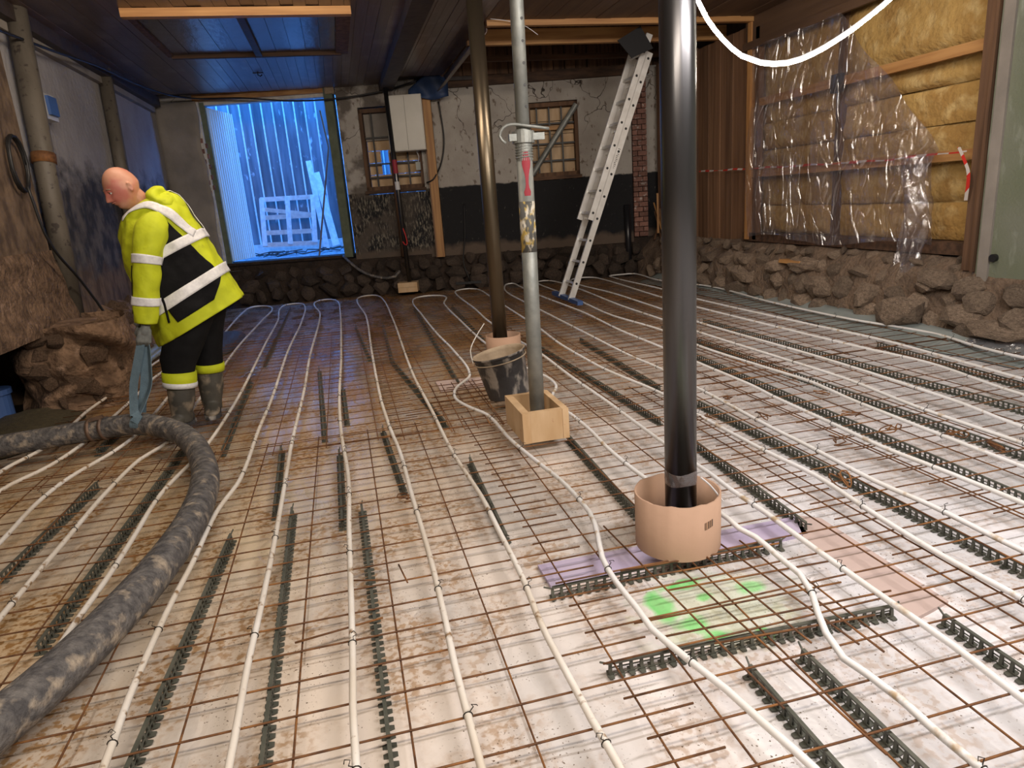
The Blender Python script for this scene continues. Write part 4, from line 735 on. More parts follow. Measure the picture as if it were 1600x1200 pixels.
# mortar bucket
BX, BY = 1.255, 2.93
def bucket():
    r0, r1, H = .138, .170, .285
    prof = [(r0,0),(r0+.004,.01),(r1,H),(r1+.010,H+.002),(r1+.010,H+.014),(r1,H+.016),(r1-.004,H),(r0-.004,.012)]
    t = thing('mortar_bucket', 'black mortar bucket smeared with dried mortar, tilted against the prop', 'bucket', (BX, BY, .055))
    mb = MB().lathe([(0.001,.0)]+prof[:5], n=48); o = MB().lathe([(0.001,0)]+prof[:5], n=48); 
    me = o.mesh('shell', 'bucket_black', True); a = place('shell', me, t, (BX,BY,.055))
    me = MB().lathe([(r1+.010,H+.014),(r1-.004,H+.014),(r1-.006,H-.01),(r0-.002,.05),(.001,.04)], n=48).mesh('lining', 'dry_mortar', True); b = place('lining', me, t, (BX,BY,.055)); b['label'] = 'dried beige mortar inside'
    me = MB().tube(spline([(-r1-.012,0,H-.01),(-r1-.004,.03,H+.07),(-.10,.10,H+.14),(-.02,.14,H+.20)], .03), .0035, 6).mesh('handle', 'aluminium'); c = place('handle', me, t, (BX,BY,.055))
    me = MB().lathe([(r1+.001,H-.035),(r1+.007,H-.035),(r1+.007,H-.028),(r1+.001,H-.028)], n=48).mesh('rim_band', 'dry_mortar', True); place('rim_band', me, t, (BX,BY,.055))
    t.rotation_euler = (math.radians(-2), math.radians(-10), 0); return t
bucket()
# ladder
lad = thing('extension_ladder', 'aluminium extension ladder leaning beside the white plaster wall', 'ladder', (3.02, 7.0, .0))
nb, nt_ = Vector((3.03, 6.86, .02)), Vector((4.20, 6.86, 2.95)); off = Vector((0, .40, 0)); dn = (nt_-nb).normalized(); nrm = dn.cross(Vector((0,1,0))).normalized()
if nrm.x > 0: nrm = -nrm
def rail(a, b, nm): MB().bar(a, b, .027, .078, up=nrm).build(nm, 'aluminium', lad)
Lb = (nt_-nb).length
rail(nb, nb+dn*(Lb*.98), 'rail'); rail(nb+off, nb+off+dn*(Lb*.98), 'rail')
o2 = nrm*.075
up0 = .42*Lb*0 + 1.02
rail(nb+dn*up0+o2, nb+dn*(Lb*1.04)+o2, 'upper_rail'); rail(nb+off+dn*up0+o2, nb+off+dn*(Lb*1.04)+o2, 'upper_rail')
k = .22
while k < Lb*.97:
    p = nb+dn*k; MB().bar(p+Vector((0,.012,0)), p+off-Vector((0,.012,0)), .03, .026, up=nrm).build('rung', 'aluminium', lad)
    if k > up0: p = p+o2+dn*.05; MB().bar(p+Vector((0,.012,0)), p+off-Vector((0,.012,0)), .03, .026, up=nrm).build('rung', 'aluminium', lad)
    k += .28
pm = MB(); k = .22
while k < Lb*.97:
    for q in ((nb+dn*k, k > 0), (nb+dn*(k+.05)+o2, k > up0)):
        if q[1]: c = q[0] + Vector((0,-.0128,0)); pm.tube([c, c+Vector((0,-.002,0))], .016, 8)
    k += .28
pm.build('rung_plugs', 'black_cable', lad)
MB().bar((3.03,6.50,.028),(3.05,7.62,.028), .07, .05).build('stabiliser', 'blue_plastic', lad)['label'] = 'blue stabiliser bar'
mk = MB()                                               # small illegible dark lettering on the near rail
for q in range(12):
    c = nb + dn*(1.70+.021*q) + Vector((0,-.0142,0)); mk.bar(c - nrm*.016*(.4+.6*((q*7)%3)/2), c + nrm*.016*(.3+.7*((q*5)%4)/3), .006, .001, up=(0,1,0))
mk.build('maker_mark', 'black_cable', lad)
# black square cloth on the ladder top
SQ = [(3.658,6.60,2.98),(3.83,6.60,2.79),(4.10,6.60,2.887),(3.945,6.60,3.125)]
o = MB().hexa(SQ + [(x+.004, y+.02, z+.002) for x, y, z in SQ]).build('black_square_sheet', 'black_cloth'); tag(o, 'black square sheet hanging tilted at the top of the ladder', 'sheet')
# cabinet, stud, cables, tarp at back wall
cb = thing('wall_cabinet', 'white metal wall cabinet hanging over the boarded window', 'cabinet', BW(1.5, 2.14, .3))
q = MB(); bwbox(q, 1.27, 1.80, 2.14, 2.93, .05, .33); q.build('cabinet_body', 'cabinet_white', cb)
q = MB(); bwbox(q, 1.28, 1.545, 2.15, 2.92, .332, .35); q.build('door', 'cabinet_white', cb); q = MB(); bwbox(q, 1.553, 1.79, 2.15, 2.92, .332, .35); q.build('door', 'cabinet_white', cb)
st = thing('timber_post', 'pine post between the white cabinet and the white plaster wall', 'post', BW(1.86, .5, .1))
q = MB(); bwbox(q, 1.80, 1.915, .50, 2.98, .03, .14); q.build('post_timber', 'new_timber', st); q = MB(); bwbox(q, 1.78, 1.80, .50, 2.9, .03, .13); q.build('side_board', 'brown_board', st)
tag(MB().tube(spline([BW(2.03,2.84,.04),BW(2.06,2.3,.04),BW(1.99,1.95,.05),BW(1.85,1.70,.16),BW(1.74,1.66,.1)],.06), .012, 8).build('black_cable', 'black_cable', None, True), 'black cable looping down beside the pine post', 'cable')
sw = thing('wall_socket', 'small grey socket with a hanging cord under the white cabinet', 'socket', BW(1.64, 1.9, .05))
q = MB(); bwbox(q, 1.60,1.67,1.86,1.98,.03,.08); q.build('box_body', 'galvanised', sw); MB().tube(spline([BW(1.63,2.14,.1),BW(1.66,2.06,.09),BW(1.64,1.98,.07)],.03), .006, 6).build('cord', 'white_label', sw)
tag(MB().tube([BW(1.27,2.14,.08), BW(1.27,.55,.08)], .05, 14).build('drain_pipe', 'old_timber', None, True), 'dark round pole against the wall below the white cabinet', 'pole')
tag(MB().grid(10, 10, lambda u, v: Vector(BW(1.62+.58*u, 2.86+.02*math.sin(u*7)+(.14+.42*u)*v, .25+.06*math.sin(u*9+v*3)))).build('blue_tarp', 'tarp_blue', None, True), 'dark blue tarp hanging under the ceiling edge above the pine post', 'tarp').modifiers.new('s','SOLIDIFY').thickness = .006
tag(MB().tube([BW(4.82,1.10,.08), BW(4.83,.02,.08)], .05, 16).build('black_pipe', 'black_pipe', None, True), 'short black upright pipe at the right end of the back wall', 'pipe')
tag(MB().tube(spline([BW(.30,.62,.0),BW(.45,.50,.17),BW(.62,.36,.22),BW(.90,.25,.24),BW(1.12,.26,.28),BW(1.2,.34,.25)],.06), .022, 8).build('grey_hose', 'rubber_hose', None, True), 'grey hose hanging from the door sill along the stone footing', 'hose')
tag(MB().tube(spline([BW(2.28,1.3,.03),BW(2.25,.8,.05),BW(2.20,.4,.2),BW(2.28,.09,.24)],.06), .010, 6).build('black_cable', 'black_cable', None, True), 'thin black cable hanging down the black dado', 'cable')
tag(MB().tube(spline([(-2.02,3.5,2.75),(-2.05,5.2,2.86),(-2.03,6.3,2.93),(-2.02,7.5,3.03),(-1.9,9.4,3.08),(-1.58,10.3,3.10),(-.85,10.2,3.06),(-.2,10.15,2.99),(.46,10.0,2.97),(1.2,9.85,3.03),(1.7,9.6,3.12)],.12), .013, 8).build('ceiling_cable', 'black_cable', None, True), 'black cable sagging along the left wall and across the doorway top', 'cable')
tag(MB().tube(spline([(2.10,6.25,3.14),(2.32,6.28,3.12),(2.5,6.3,3.07),(2.62,6.3,2.99)],.06), .004, 5).build('string', 'white_label', None, True), 'thin pale cord dangling near the ceiling batten', 'cord')
q = MB(); bwbox(q, 2.05, 2.45, .05, .09, .2, .27); tag(q.build('low_pipe', 'black_pipe'), 'low black pipe at the foot of the back wall', 'pipe')
# left wall pipes, box, coil
t = thing('wall_pipe', 'thick rusty-grey pipe running up the left wall, nearest', 'pipe', (-2.10, 5.62, .6)); MB().tube([(-2.08,5.70,3.14),(-2.10,5.42,.55)], .085, 24).build('pipe_shaft', 'grey_pipe', t, True); MB().tube([(-2.085,5.57,1.98),(-2.087,5.55,1.90)], .094, 24).build('pipe_joint', 'rust', t, True)
t = thing('wall_pipe', 'rusty-grey pipe running up the left wall, farther back', 'pipe', (-2.13, 8.0, .9)); MB().tube([(-2.12,8.10,3.12),(-2.12,7.85,.7)], .075, 20).build('pipe_shaft', 'grey_pipe', t, True)
t = thing('switch_box', 'grey electrical box with blue cover on the left wall', 'switch box', (-2.14, 6.0, 2.4)); MB().box(-2.2,-2.08,5.86,6.12,2.30,2.52).build('housing', 'cabinet_white', t); MB().box(-2.08,-2.055,5.90,6.10,2.34,2.50).build('cover', 'blue_plastic', t)
P = [(-2.07-.01*math.sin(i*.5), 4.98+.15*math.cos(i*.42), 1.86+.21*math.sin(i*.42)) for i in range(50)]
tag(MB().tube(P, .012, 7).build('cable_coil', 'black_cable', None, True), 'coil of black cable hanging on the left wall', 'cable')
tag(MB().tube(spline([(-2.0,4.85,1.68),(-1.98,4.95,1.25),(-1.93,5.35,.85),(-1.85,5.5,.45),(-1.84,5.2,.12),(-1.9,4.95,.0)],.08), .011, 7).build('black_cable', 'black_cable', None, True), 'dark cable hanging diagonally over the left rubble', 'cable')
# rubble pier and bank at left
pr = MB().grid(60, 40, lambda u, v: ((-2.05 - .42*math.cos(u*2*PI) - .0) + .12*nz(u*5, v*3, 3) + .10, 4.88 + .46*math.sin(u*2*PI) + .16*nz(math.cos(u*2*PI)*1.6+5, math.sin(u*2*PI)*1.6, v*5) - .06*abs(nz(u*9, v*9, 8)), -.12 + .74*v))
pr.rings([[( -2.05+.3*math.cos(a), 4.88+.34*math.sin(a), .60) for a in [2*PI*i/10 for i in range(10)]],[(-2.05,4.88,.63)]*10], cap=False)
po = strc('rubble_pier', pr, 'rubble_brown', 'lumpy rubble pier below the left wall', True)
meR = stone_set('rubble_brown')
for k in range(26):
    a = R_.uniform(-1.9, 1.2); z = R_.uniform(.0,.56); place('stone', R_.choice(meR), po, (-1.97+.34*math.cos(a), 4.86+.42*math.sin(a), z), (R_.uniform(0,3),R_.uniform(0,3),R_.uniform(0,3)), (R_.uniform(.07,.15),R_.uniform(.07,.16),R_.uniform(.05,.10)))
bk = MB().grid(90, 18, lambda u, v: (-2.24 + .52*v + .10*nz(u*12, v*2, 1)*(1 if v > .3 else .3), 5.2 + 5.1*u, .56*(1-v)**1.0 + .10*math.sin(v*PI) - .10*v + .07*nz(u*18, v*5, 4)))
bo = strc('rubble_bank', bk, 'rubble_brown', 'bank of brown rubble and earth along the left wall', True)
for k in range(60):
    u = R_.uniform(0,1); v = R_.uniform(.1,.95); place('stone', R_.choice(meR), bo, (-2.24+.52*v, 5.25+4.9*u, .56*(1-v)+.10*math.sin(v*PI)-.06), (R_.uniform(0,3),R_.uniform(0,3),R_.uniform(0,3)), (R_.uniform(.06,.17),R_.uniform(.06,.17),R_.uniform(.05,.11)))
tag(MB().cyl((-2.42,4.42), .11, -.05, .19, 20).cyl((-2.42,4.42), .125, .17, .21, 20).build('blue_pail', 'blue_plastic', None, False), 'blue pail in the hollow under the left wall', 'pail')
# rolled blue-grey plastic by the left edge
t = thing('plastic_roll', 'rolled up bluish plastic sheet along the left rubble behind the strap', 'plastic sheet', (-1.72, 5.6, .03))
for k, (dx, r, ya, yb) in enumerate(((0,.045,4.6,6.9),(.07,.03,4.75,6.8),(-.06,.035,4.9,7.2))):
    MB().tube([(-1.74+dx+.02*nz(i*.7,k,0), ya+(yb-ya)*i/10, .05+r*.3+.012*nz(i,k,5)) for i in range(11)], [r*(.8+.5*abs(nz(i*.8,k,2))) for i in range(11)], 10).build('sheet_fold', 'grey_sheet', t, True)
# poured wet concrete
def heap(cx, cy, rx, ry, h_, seed): return MB().rings([[(cx+rx*s*math.cos(a)*(1+.18*nz(math.cos(a)*2, math.sin(a)*2, seed)), cy+ry*s*math.sin(a)*(1+.18*nz(math.cos(a)*2, math.sin(a)*2, seed)), -.05+h_*(1-s**2.5)+ .012*nz(s*6*math.cos(a), s*6*math.sin(a), seed)) for a in [2*PI*i/40 for i in range(40)]] for s in (1.0,.94,.85,.72,.56,.38,.2,.04)])
tag(heap(-2.14,4.05,.36,.66,.10,3).build('wet_concrete', 'concrete_wet', None, True), 'patch of fresh wet concrete at the left edge behind the hose', 'concrete', kind='stuff')
tag(heap(-1.16,6.9,.22,.80,.10,8).build('wet_concrete', 'concrete_wet', None, True), 'mound of fresh concrete on the mesh behind the worker', 'concrete', kind='stuff')
# grey sheet edge lying along the right plinth
q = MB().grid(80, 10, lambda u, v: (4.64+.36*v+.03*nz(u*9,v,0)-.05*math.sin(u*7), 2.2+6.2*u, -.045+.10*v**2+.014*nz(u*26,v*4,2)))
o = q.build('film_edge', 'grey_sheet', None, True); o.modifiers.new('s','SOLIDIFY').thickness = .003; tag(o, 'translucent grey film edge turned up along the right stone plinth', 'plastic sheet')
q = MB().grid(24, 14, lambda u, v: (4.78+.30*v+.05*nz(u*6,v*4,0), 2.15+.65*u, -.02+.12*v+.05*abs(nz(u*8,v*6,2))))
tag(q.build('clear_film', 'clear_sheet', None, True), 'crumpled piece of clear film at the foot of the green panel', 'plastic sheet')
# clear sheet hanging over insulation
OUT = [(6.25,2.95),(4.64,2.86),(4.40,2.25),(4.10,1.75),(3.62,1.44),(3.56,.62)]
def sheet_pt(u, v):
    y = 6.28 - 2.75*u; 
    yl = 6.28; 
    top = 2.80 - .0*u if u < .55 else 2.80 - (u-.55)*(1.34/.45)
    bot = .66 + .04*math.sin(u*9)
    z = bot + (top-bot)*v; fold = .022*math.sin(u*34 + 2.2*math.sin(v*3)) + .020*math.sin(u*15 - v*5) + .014*nz(u*14, v*9, 3) + .02*nz(u*5, v*3, 7)
    return (5.20 - .03 + fold - .04*math.sin(v*PI), y + .03*math.sin(v*7+u*3), z)
tag(MB().grid(150, 70, sheet_pt).build('vapour_sheet', 'clear_sheet', None, True), 'creased clear plastic sheet hanging over the yellow insulation', 'plastic sheet')
q = MB().grid(24, 30, lambda u, v: (5.12 + .05*math.sin(u*8+v*3)+.02*nz(u*5,v*8,0), 3.86 - (.40 - .16*(1-v)**2)*(u-.0) + .02*math.sin(v*9), .44 + .98*v))
tag(q.build('vapour_sheet', 'clear_sheet', None, True), 'loose clear plastic flap hanging lowest at the right end of the creased sheet', 'plastic sheet')
# barrier tape
P = spline([(5.24,7.6,1.50),(5.23,6.4,1.47),(5.23,5.2,1.44),(5.235,4.2,1.42),(5.20,3.28,1.43)], .08)
q = MB(); q.rings([[p+Vector((0,0,.006+.007*math.sin(i*.7))), p+Vector((.004*math.sin(i*.9),0,-.010+.004*math.sin(i*1.3)))] for i, p in enumerate(P)], closed=False, cap=False)
tag(q.build('barrier_tape', 'barrier_tape'), 'twisted red and white barrier tape stretched along the right wall', 'tape').modifiers.new('s','SOLIDIFY').thickness = .001
P = spline([(5.14,3.30,1.46),(5.12,3.22,1.36),(5.10,3.15,1.25),(5.12,3.17,1.05)], .04)
q = MB(); q.rings([[p+Vector((0,.016,0)), p+Vector((0,-.016,.0))] for p in P], closed=False, cap=False)
tag(q.build('barrier_tape', 'barrier_tape'), 'short red and white tape end dangling from the batten', 'tape').modifiers.new('s','SOLIDIFY').thickness = .001
jb = thing('junction_box', 'small black box on the stud behind the clear sheet, below the rope light', 'box', (5.22, 4.86, 2.2)); MB().box(5.20,5.26,4.80,4.93,2.10,2.27).build('box_body', 'black_cloth', jb); MB().box(5.19,5.20,4.83,4.90,2.13,2.24).build('lid', 'black_cloth', jb)
# rope light
rl = thing('rope_light', 'glowing rope light sagging from the ceiling at top right', 'light', (2.5, 1.5, 1.85))
P = spline([(1.62,1.5,3.1),(1.75,1.5,2.4),(1.865,1.5,2.065),(1.91,1.5,1.992),(1.986,1.5,1.911),(2.079,1.5,1.843),(2.174,1.5,1.813),(2.302,1.5,1.809),(2.43,1.5,1.843),(2.59,1.5,1.918),(2.718,1.5,1.994),(2.83,1.5,2.07),(3.05,1.5,2.25),(3.35,1.4,2.6),(3.6,1.3,3.1)], .05)
MB().tube(P, .0088, 10).build('glowing_core', 'rope_light', rl, True)
MB().tube([p+Vector((0,.004,.011)) for p in P], .0045, 6).build('carrier_strip', 'white_label', rl, True)
# ================================================================ CONCRETE HOSE
hs = thing('concrete_hose', 'thick grey concrete pumping hose curving over the mesh', 'hose', (-.6, 2.0, .05))
HP = [(-2.9,3.22,.075),(-2.4,3.24,.07),(-1.951,3.258,.075),(-1.634,3.262,.088),(-1.351,3.25,.105),(-1.106,3.17,.125),(-.93,3.05,.115),(-.76,2.84,.095),(-.62,2.50,.075),(-.525,2.08,.07),(-.50,1.60,.07),(-.55,1.16,.07),(-.624,.833,.07),(-.70,.60,.07),(-.79,.40,.07),(-.98,.05,.07),(-1.2,-.5,.07),(-1.3,-1.2,.07)]
path = spline(HP, .04)
rad = [.067*(1+.03*nz(p.x*3,p.y*3,0)) for p in path]
MB().tube(path, rad, 24).build('rubber_tube', 'rubber_hose', hs, True)
def along(x):
    i = min(range(1, len(path)-1), key=lambda i: abs(path[i].x-x) + (9 if path[i].y < 2.9 else 0)); return path[i], (path[i+1]-path[i-1]).normalized()
cpl = thing
for k, (xx, r, w_, m_) in enumerate(((-1.385,.074,.02,'coupling_metal'),(-1.35,.066,.05,'coupling_metal'),(-1.315,.076,.018,'coupling_metal'),(-1.24,.064,.13,'coupling_metal'))):
    p, d = along(xx); MB().tube([p-d*w_/2, p+d*w_/2], r, 24).build('coupling_ring' if k != 3 else 'hose_ferrule', m_, hs, True)
p, d = along(-1.35); MB().bar(p+Vector((-.03,-.03,.07)), p+Vector((.05,-.03,.085)), .02, .02).build('lever', 'coupling_metal', hs)
for yv in (2.45, 2.25, 2.0, 1.75, 1.4):
    p = min(path, key=lambda q: abs(q.y-yv) + (9 if q.x < -.7 else 0)); i = path.index(p); d = (path[i+1]-path[i-1]).normalized()
# ================================================================ WORKER
wk = thing('person', 'person in yellow hi-vis jacket, black trousers and muddy boots, bending to pull the hose', 'person', (-.82, 3.48, .02))
# head built in its own frame: x side, y forward, z up
HC = Vector((-.966, 3.42, 1.553)); hf = Vector((-.76, -.53, -.38)).normalized(); hx = hf.cross(Vector((-.10,.0,1))).normalized(); hu = hx.cross(hf).normalized()
def H(v): return HC + hx*v[0] + hf*v[1] + hu*v[2]
G = lambda a, s: math.exp(-(a/s)**2)
def head_pt(az, el):
    x = math.sin(az)*math.cos(el); y = math.cos(az)*math.cos(el); z = math.sin(el)
    X, Y, Z = x*.084, y*.107, z*.129
    lo = max(0, -z)
    X *= 1 - .30*lo**1.4; 
    if y < 0: Y *= 1 - .50*lo
    if y > 0: Y *= .93; Y += .012*G(z+.80, .25)*y
    if z > 0: X *= 1 + .03*z
    if y > 0:
        prof = max(0, min(1, (.16-z)/.44)) if z > -.28 else max(0, 1-(-.28-z)/.09)
        Y += .036*prof*G(x, .21); Y += .007*G(z-.17,.10)*G(x,.55); Y -= .012*G(z-.03,.11)*G(abs(x)-.36,.18)
        Y += .006*G(z+.47,.07)*G(x,.24); Y -= .004*G(z+.40,.04)*G(x,.3); Y -= .005*G(z+.60,.06)*G(x,.3); Y += .005*G(z+.2,.2)*G(abs(x)-.5,.2)
    return H((X, Y, Z))
hm = MB(); nu, nv = 96, 72
hm.rings([[head_pt(2*PI*i/nu, -PI/2*.995 + PI*.99*j/(nv-1)) for i in range(nu)] for j in range(nv)])
for s in (-1, 1):                                     # ears
    c = Vector((s*.078, -.008, -.006)); hm.rings([[H(c + Vector((s*(.004+.012*q*(1 if math.cos(a) < .4 else .3)), math.cos(a)*.019*(1-.25*q) - .006, math.sin(a)*.032*(1-.2*q)))) for a in [2*PI*i/16 for i in range(16)]] for q in (-1.2, 0, .6, 1)])
def cap_(mb, a, b, r0, r1, n=14):
    a = Vector(a); b = Vector(b); d = (b-a).normalized(); P = []; Rr = []
    for t in (-.95,-.7,-.35,0): P.append(a + d*r0*t); Rr.append(r0*math.sqrt(1-t*t))
    for t in (0,.35,.7,.95): P.append(b + d*r1*t); Rr.append(r1*math.sqrt(1-t*t))
    mb.tube(P, Rr, n)
def chain(mb, pts, n=16):
    for (a, ra), (b, rb_) in zip(pts, pts[1:]): cap_(mb, a, b, ra, rb_, n)
NB = Vector((-.845, 3.50, 1.40))
chain(hm, [(H((0,-.028,-.04)), .058), (tuple(NB), .064), ((-.82,3.5,1.30), .12), ((-.76,3.5,1.10), .15), ((-.70,3.5,.95), .14), ((-.68,3.5,.84), .15)])
chain(hm, [((-.80,3.36,1.32),.07), ((-.83,3.27,1.27),.062), ((-.886,3.22,1.013),.05), ((-.941,3.22,.75),.035)])
chain(hm, [((-.80,3.64,1.32),.07), ((-.86,3.70,1.25),.062), ((-.93,3.62,1.0),.05), ((-.985,3.36,.78),.035)])
chain(hm, [((-.70,3.43,.84),.11), ((-.80,3.40,.53),.075), ((-.87,3.38,.20),.05), ((-.88,3.38,.10),.045)])
chain(hm, [((-.67,3.58,.84),.11), ((-.70,3.61,.53),.075), ((-.72,3.61,.20),.05), ((-.725,3.61,.10),.045)])
def remeshed(name, mb, m_, parent, voxel, smooth=2, fac=.5):
    o = mb.build(name, m_, parent, True)
    r = o.modifiers.new('r', 'REMESH'); r.mode = 'VOXEL'; r.voxel_size = voxel; r.use_smooth_shade = True
    s = o.modifiers.new('s', 'SMOOTH'); s.iterations = smooth; s.factor = fac
    dg = bpy.context.evaluated_depsgraph_get(); me = bpy.data.meshes.new_from_object(o.evaluated_get(dg)); o.modifiers.clear(); old = o.data; o.data = me
    me.materials.clear(); me.materials.append(MATS[m_]); me.polygons.foreach_set('use_smooth', [True]*len(me.polygons)); return o
body = remeshed('body', hm, 'skin', wk, .0045, 1, .4)
for s in (-1, 1):
    c = H((s*.029, .0815, .006)); me = MB().lathe([(.0108*math.sin(a), .0108*math.cos(a)) for a in [PI*i/8 for i in range(9)]], n=14)
    e = me.build('eye', 'eye_white', None, True); e.parent = wk; e.location = c - wk.location
    i_ = MB().lathe([(.0058*math.sin(a), .0058*math.cos(a)) for a in [PI*i/6 for i in range(7)]], n=10).build('iris', 'eye_dark', None, True); i_.parent = e; i_.location = hf*.0075
    MB().tube([H((s*.014,.0975,.024)), H((s*.032,.094,.030)), H((s*.048,.080,.024))], [.003,.0045,.003], 6).build('eyebrow', 'stubble', wk, True)
    MB().tube([H((s*.016,.091,.011)), H((s*.029,.0935,.0165)), H((s*.043,.084,.010))], [.003,.0052,.003], 8).build('eyelid', 'skin', wk, True)
MB().tube([H((-.022,.089,-.052)), H((-.010,.0985,-.051)), H((0,.100,-.052)), H((.010,.0985,-.051)), H((.022,.089,-.052))], [.002,.0042,.0045,.0042,.002], 6).build('lips', 'lip', wk, True)
# jacket torso as a loft
TF = [(-.900,1.452),(-1.000,1.385),(-1.050,1.262),(-1.052,1.120),(-1.030,.935),(-.995,.725),(-.941,.557)]
TB = [(-.790,1.512),(-.725,1.515),(-.660,1.450),(-.596,1.315),(-.528,1.165),(-.460,1.005),(-.389,.824)]
TW = [.085,.155,.215,.235,.235,.250,.262]
def cat(A, s):
    s = max(0, min(.99999, s))*(len(A)-1); i = int(s); t = s-i; p = [A[max(i-1,0)], A[i], A[i+1], A[min(i+2,len(A)-1)]]
    f = lambda a,b,c,d: .5*((2*b)+(-a+c)*t+(2*a-5*b+4*c-d)*t*t+(-a+3*b-3*c+d)*t**3)
    return f(*p) if not isinstance(p[0], tuple) else tuple(f(*[q[k] for q in p]) for k in range(len(p[0])))
def torso(s, a, off=0.0):
    F = cat(TF, s); B = cat(TB, s); b = cat(TW, s); c = Vector(((F[0]+B[0])/2, 3.5, (F[1]+B[1])/2)); ax = Vector((F[0]-B[0], 0, F[1]-B[1]))/2
    ca, sa = math.cos(a), math.sin(a); k = .85; ca2 = math.copysign(abs(ca)**k, ca); sa2 = math.copysign(abs(sa)**k, sa)
    fl_ = 1 + .05*s*s*math.sin(a*5+1) + .02*math.sin(a*9+s*14)*s
    wr_ = .010*nz(a*2.2, s*9, 1) + .006*nz(a*5, s*20, 7) + .008*math.sin(s*26+a*2.0)*max(0,math.cos(a-.9))
    n = (ax.normalized()*ca2 + Vector((0,-1,0))*sa2).normalized()
    return c + ax*ca2*fl_ + Vector((0,-1,0))*b*sa2*fl_ + n*(wr_+off)
def torso_patch(s0, s1, a0, a1, off, nu=18, nv=60, tilt=0.0):
    return MB().grid(nu, nv, lambda u, v: torso(s0+(s1-s0)*u + tilt*v, math.radians(a0+(a1-a0)*v), off))
jk = MB().grid(70, 121, lambda u, v: torso(u, 2*PI*v)).build('jacket', 'hivis', wk, True)
bm = bmesh.new(); bm.from_mesh(jk.data); bmesh.ops.remove_doubles(bm, verts=bm.verts, dist=.0005); bm.to_mesh(jk.data); bm.free()
sm_ = jk.modifiers.new('s','SOLIDIFY'); sm_.thickness = .006; sm_.offset = 0
def solid(o, t=.003): m_ = o.modifiers.new('s','SOLIDIFY'); m_.thickness = t; m_.offset = 0; return o
def lerp(T, s):
    for (a, x), (b, y) in zip(T, T[1:]):
        if s <= b: return x + (y-x)*(s-a)/(b-a)
    return T[-1][1]
PL_ = [(.36,84),(.50,70),(.62,66),(.93,80)]; PR_ = [(.36,112),(.44,120),(.62,132),(.84,146),(.93,118)]
solid(MB().grid(60, 40, lambda u, v: (lambda s: torso(s, math.radians(lerp(PL_, s)*(1-v)+lerp(PR_, s)*v), .0105))(.36+.56*u)).build('side_panel', 'black_fabric', jk, True))['label'] = 'black side panel'
solid(torso_patch(.545,.605, 60,300, .016, 6, 90).build('reflective_band', 'reflective', jk, True))['label'] = 'silver reflective band'
solid(torso_patch(.785,.845, 20,340, .016, 6, 110).build('reflective_band', 'reflective', jk, True))['label'] = 'silver reflective band'
for BP in ([(.21,48),(.165,68),(.185,90),(.25,108),(.36,124),(.48,138),(.56,148)], [(.10,190),(.25,196),(.40,200),(.56,204)], [(.2,300),(.2,270),(.35,240),(.55,225)]):
    BP = [(s, math.radians(a)) for s, a in BP]; q = spline([(s*4, a, 0) for s, a in BP], .06)
    rr = []
    for k, p_ in enumerate(q):
        d_ = (q[min(k+1,len(q)-1)]-q[max(k-1,0)]).normalized(); wv = Vector((-d_.y, d_.x, 0))
        rr.append([torso((p_.x+wv.x*w_)/4, p_.y+wv.y*w_, .017) for w_ in (-.13,-.065,0,.065,.13)])
    solid(MB().rings(rr, closed=False, cap=False).build('reflective_brace', 'reflective', jk, True))['label'] = 'silver reflective brace'
solid(MB().grid(24, 3, lambda u, v: torso(.70+.20*u, math.radians(73 - 6*u + 3*v + 4*math.sin(u*2.5)), .018)).build('pocket_zip', 'black_fabric', jk, True))
solid(torso_patch(.12,.19, 48,76, .015, 6, 10).build('shoulder_patch', 'black_fabric', jk, True))
solid(torso_patch(.16,.97, -3,3, .007, 60, 5).build('front_placket', 'hivis', jk, True))
# hood and collar
HA = Vector((.80,0,-.60)); HB = Vector((.60,0,.80))
hd = MB().rings([[Vector((-.752,3.475,1.468)) + HA*(.120*math.cos(e)*math.cos(a)*(1+.10*math.sin(a*3+1))) + Vector((0,1,0))*(.150*math.cos(e)*math.sin(a)*(1+.05*math.sin(a*5))) + HB*(.060*math.sin(e)*(1+.22*math.sin(a*2+1)) + .014*nz(math.cos(a)*2.5, math.sin(a)*2.5, e) - .018*G(math.cos(a)*math.cos(e)+.15, .18)) for a in [2*PI*i/56 for i in range(56)]] for e in [-PI/2*.98+PI*.98*j/28 for j in range(29)]])
o = hd.build('hood', 'hivis', wk, True)
cl = MB().rings([[NB + Vector((-.005,0,.0)) + Vector((.50,0,-.30)).normalized()*(rr*math.cos(a)) + Vector((0,1,0))*(rr*1.05*math.sin(a)) + Vector((-.12+.05*math.cos(a),0,1)).normalized()*zz for a in [2*PI*i/36 for i in range(36)]] for rr, zz in ((.105,-.07),(.095,-.02),(.084,.03),(.082,.062),(.074,.060),(.072,.0))], cap=False)
cl.build('collar', 'hivis', wk, True)
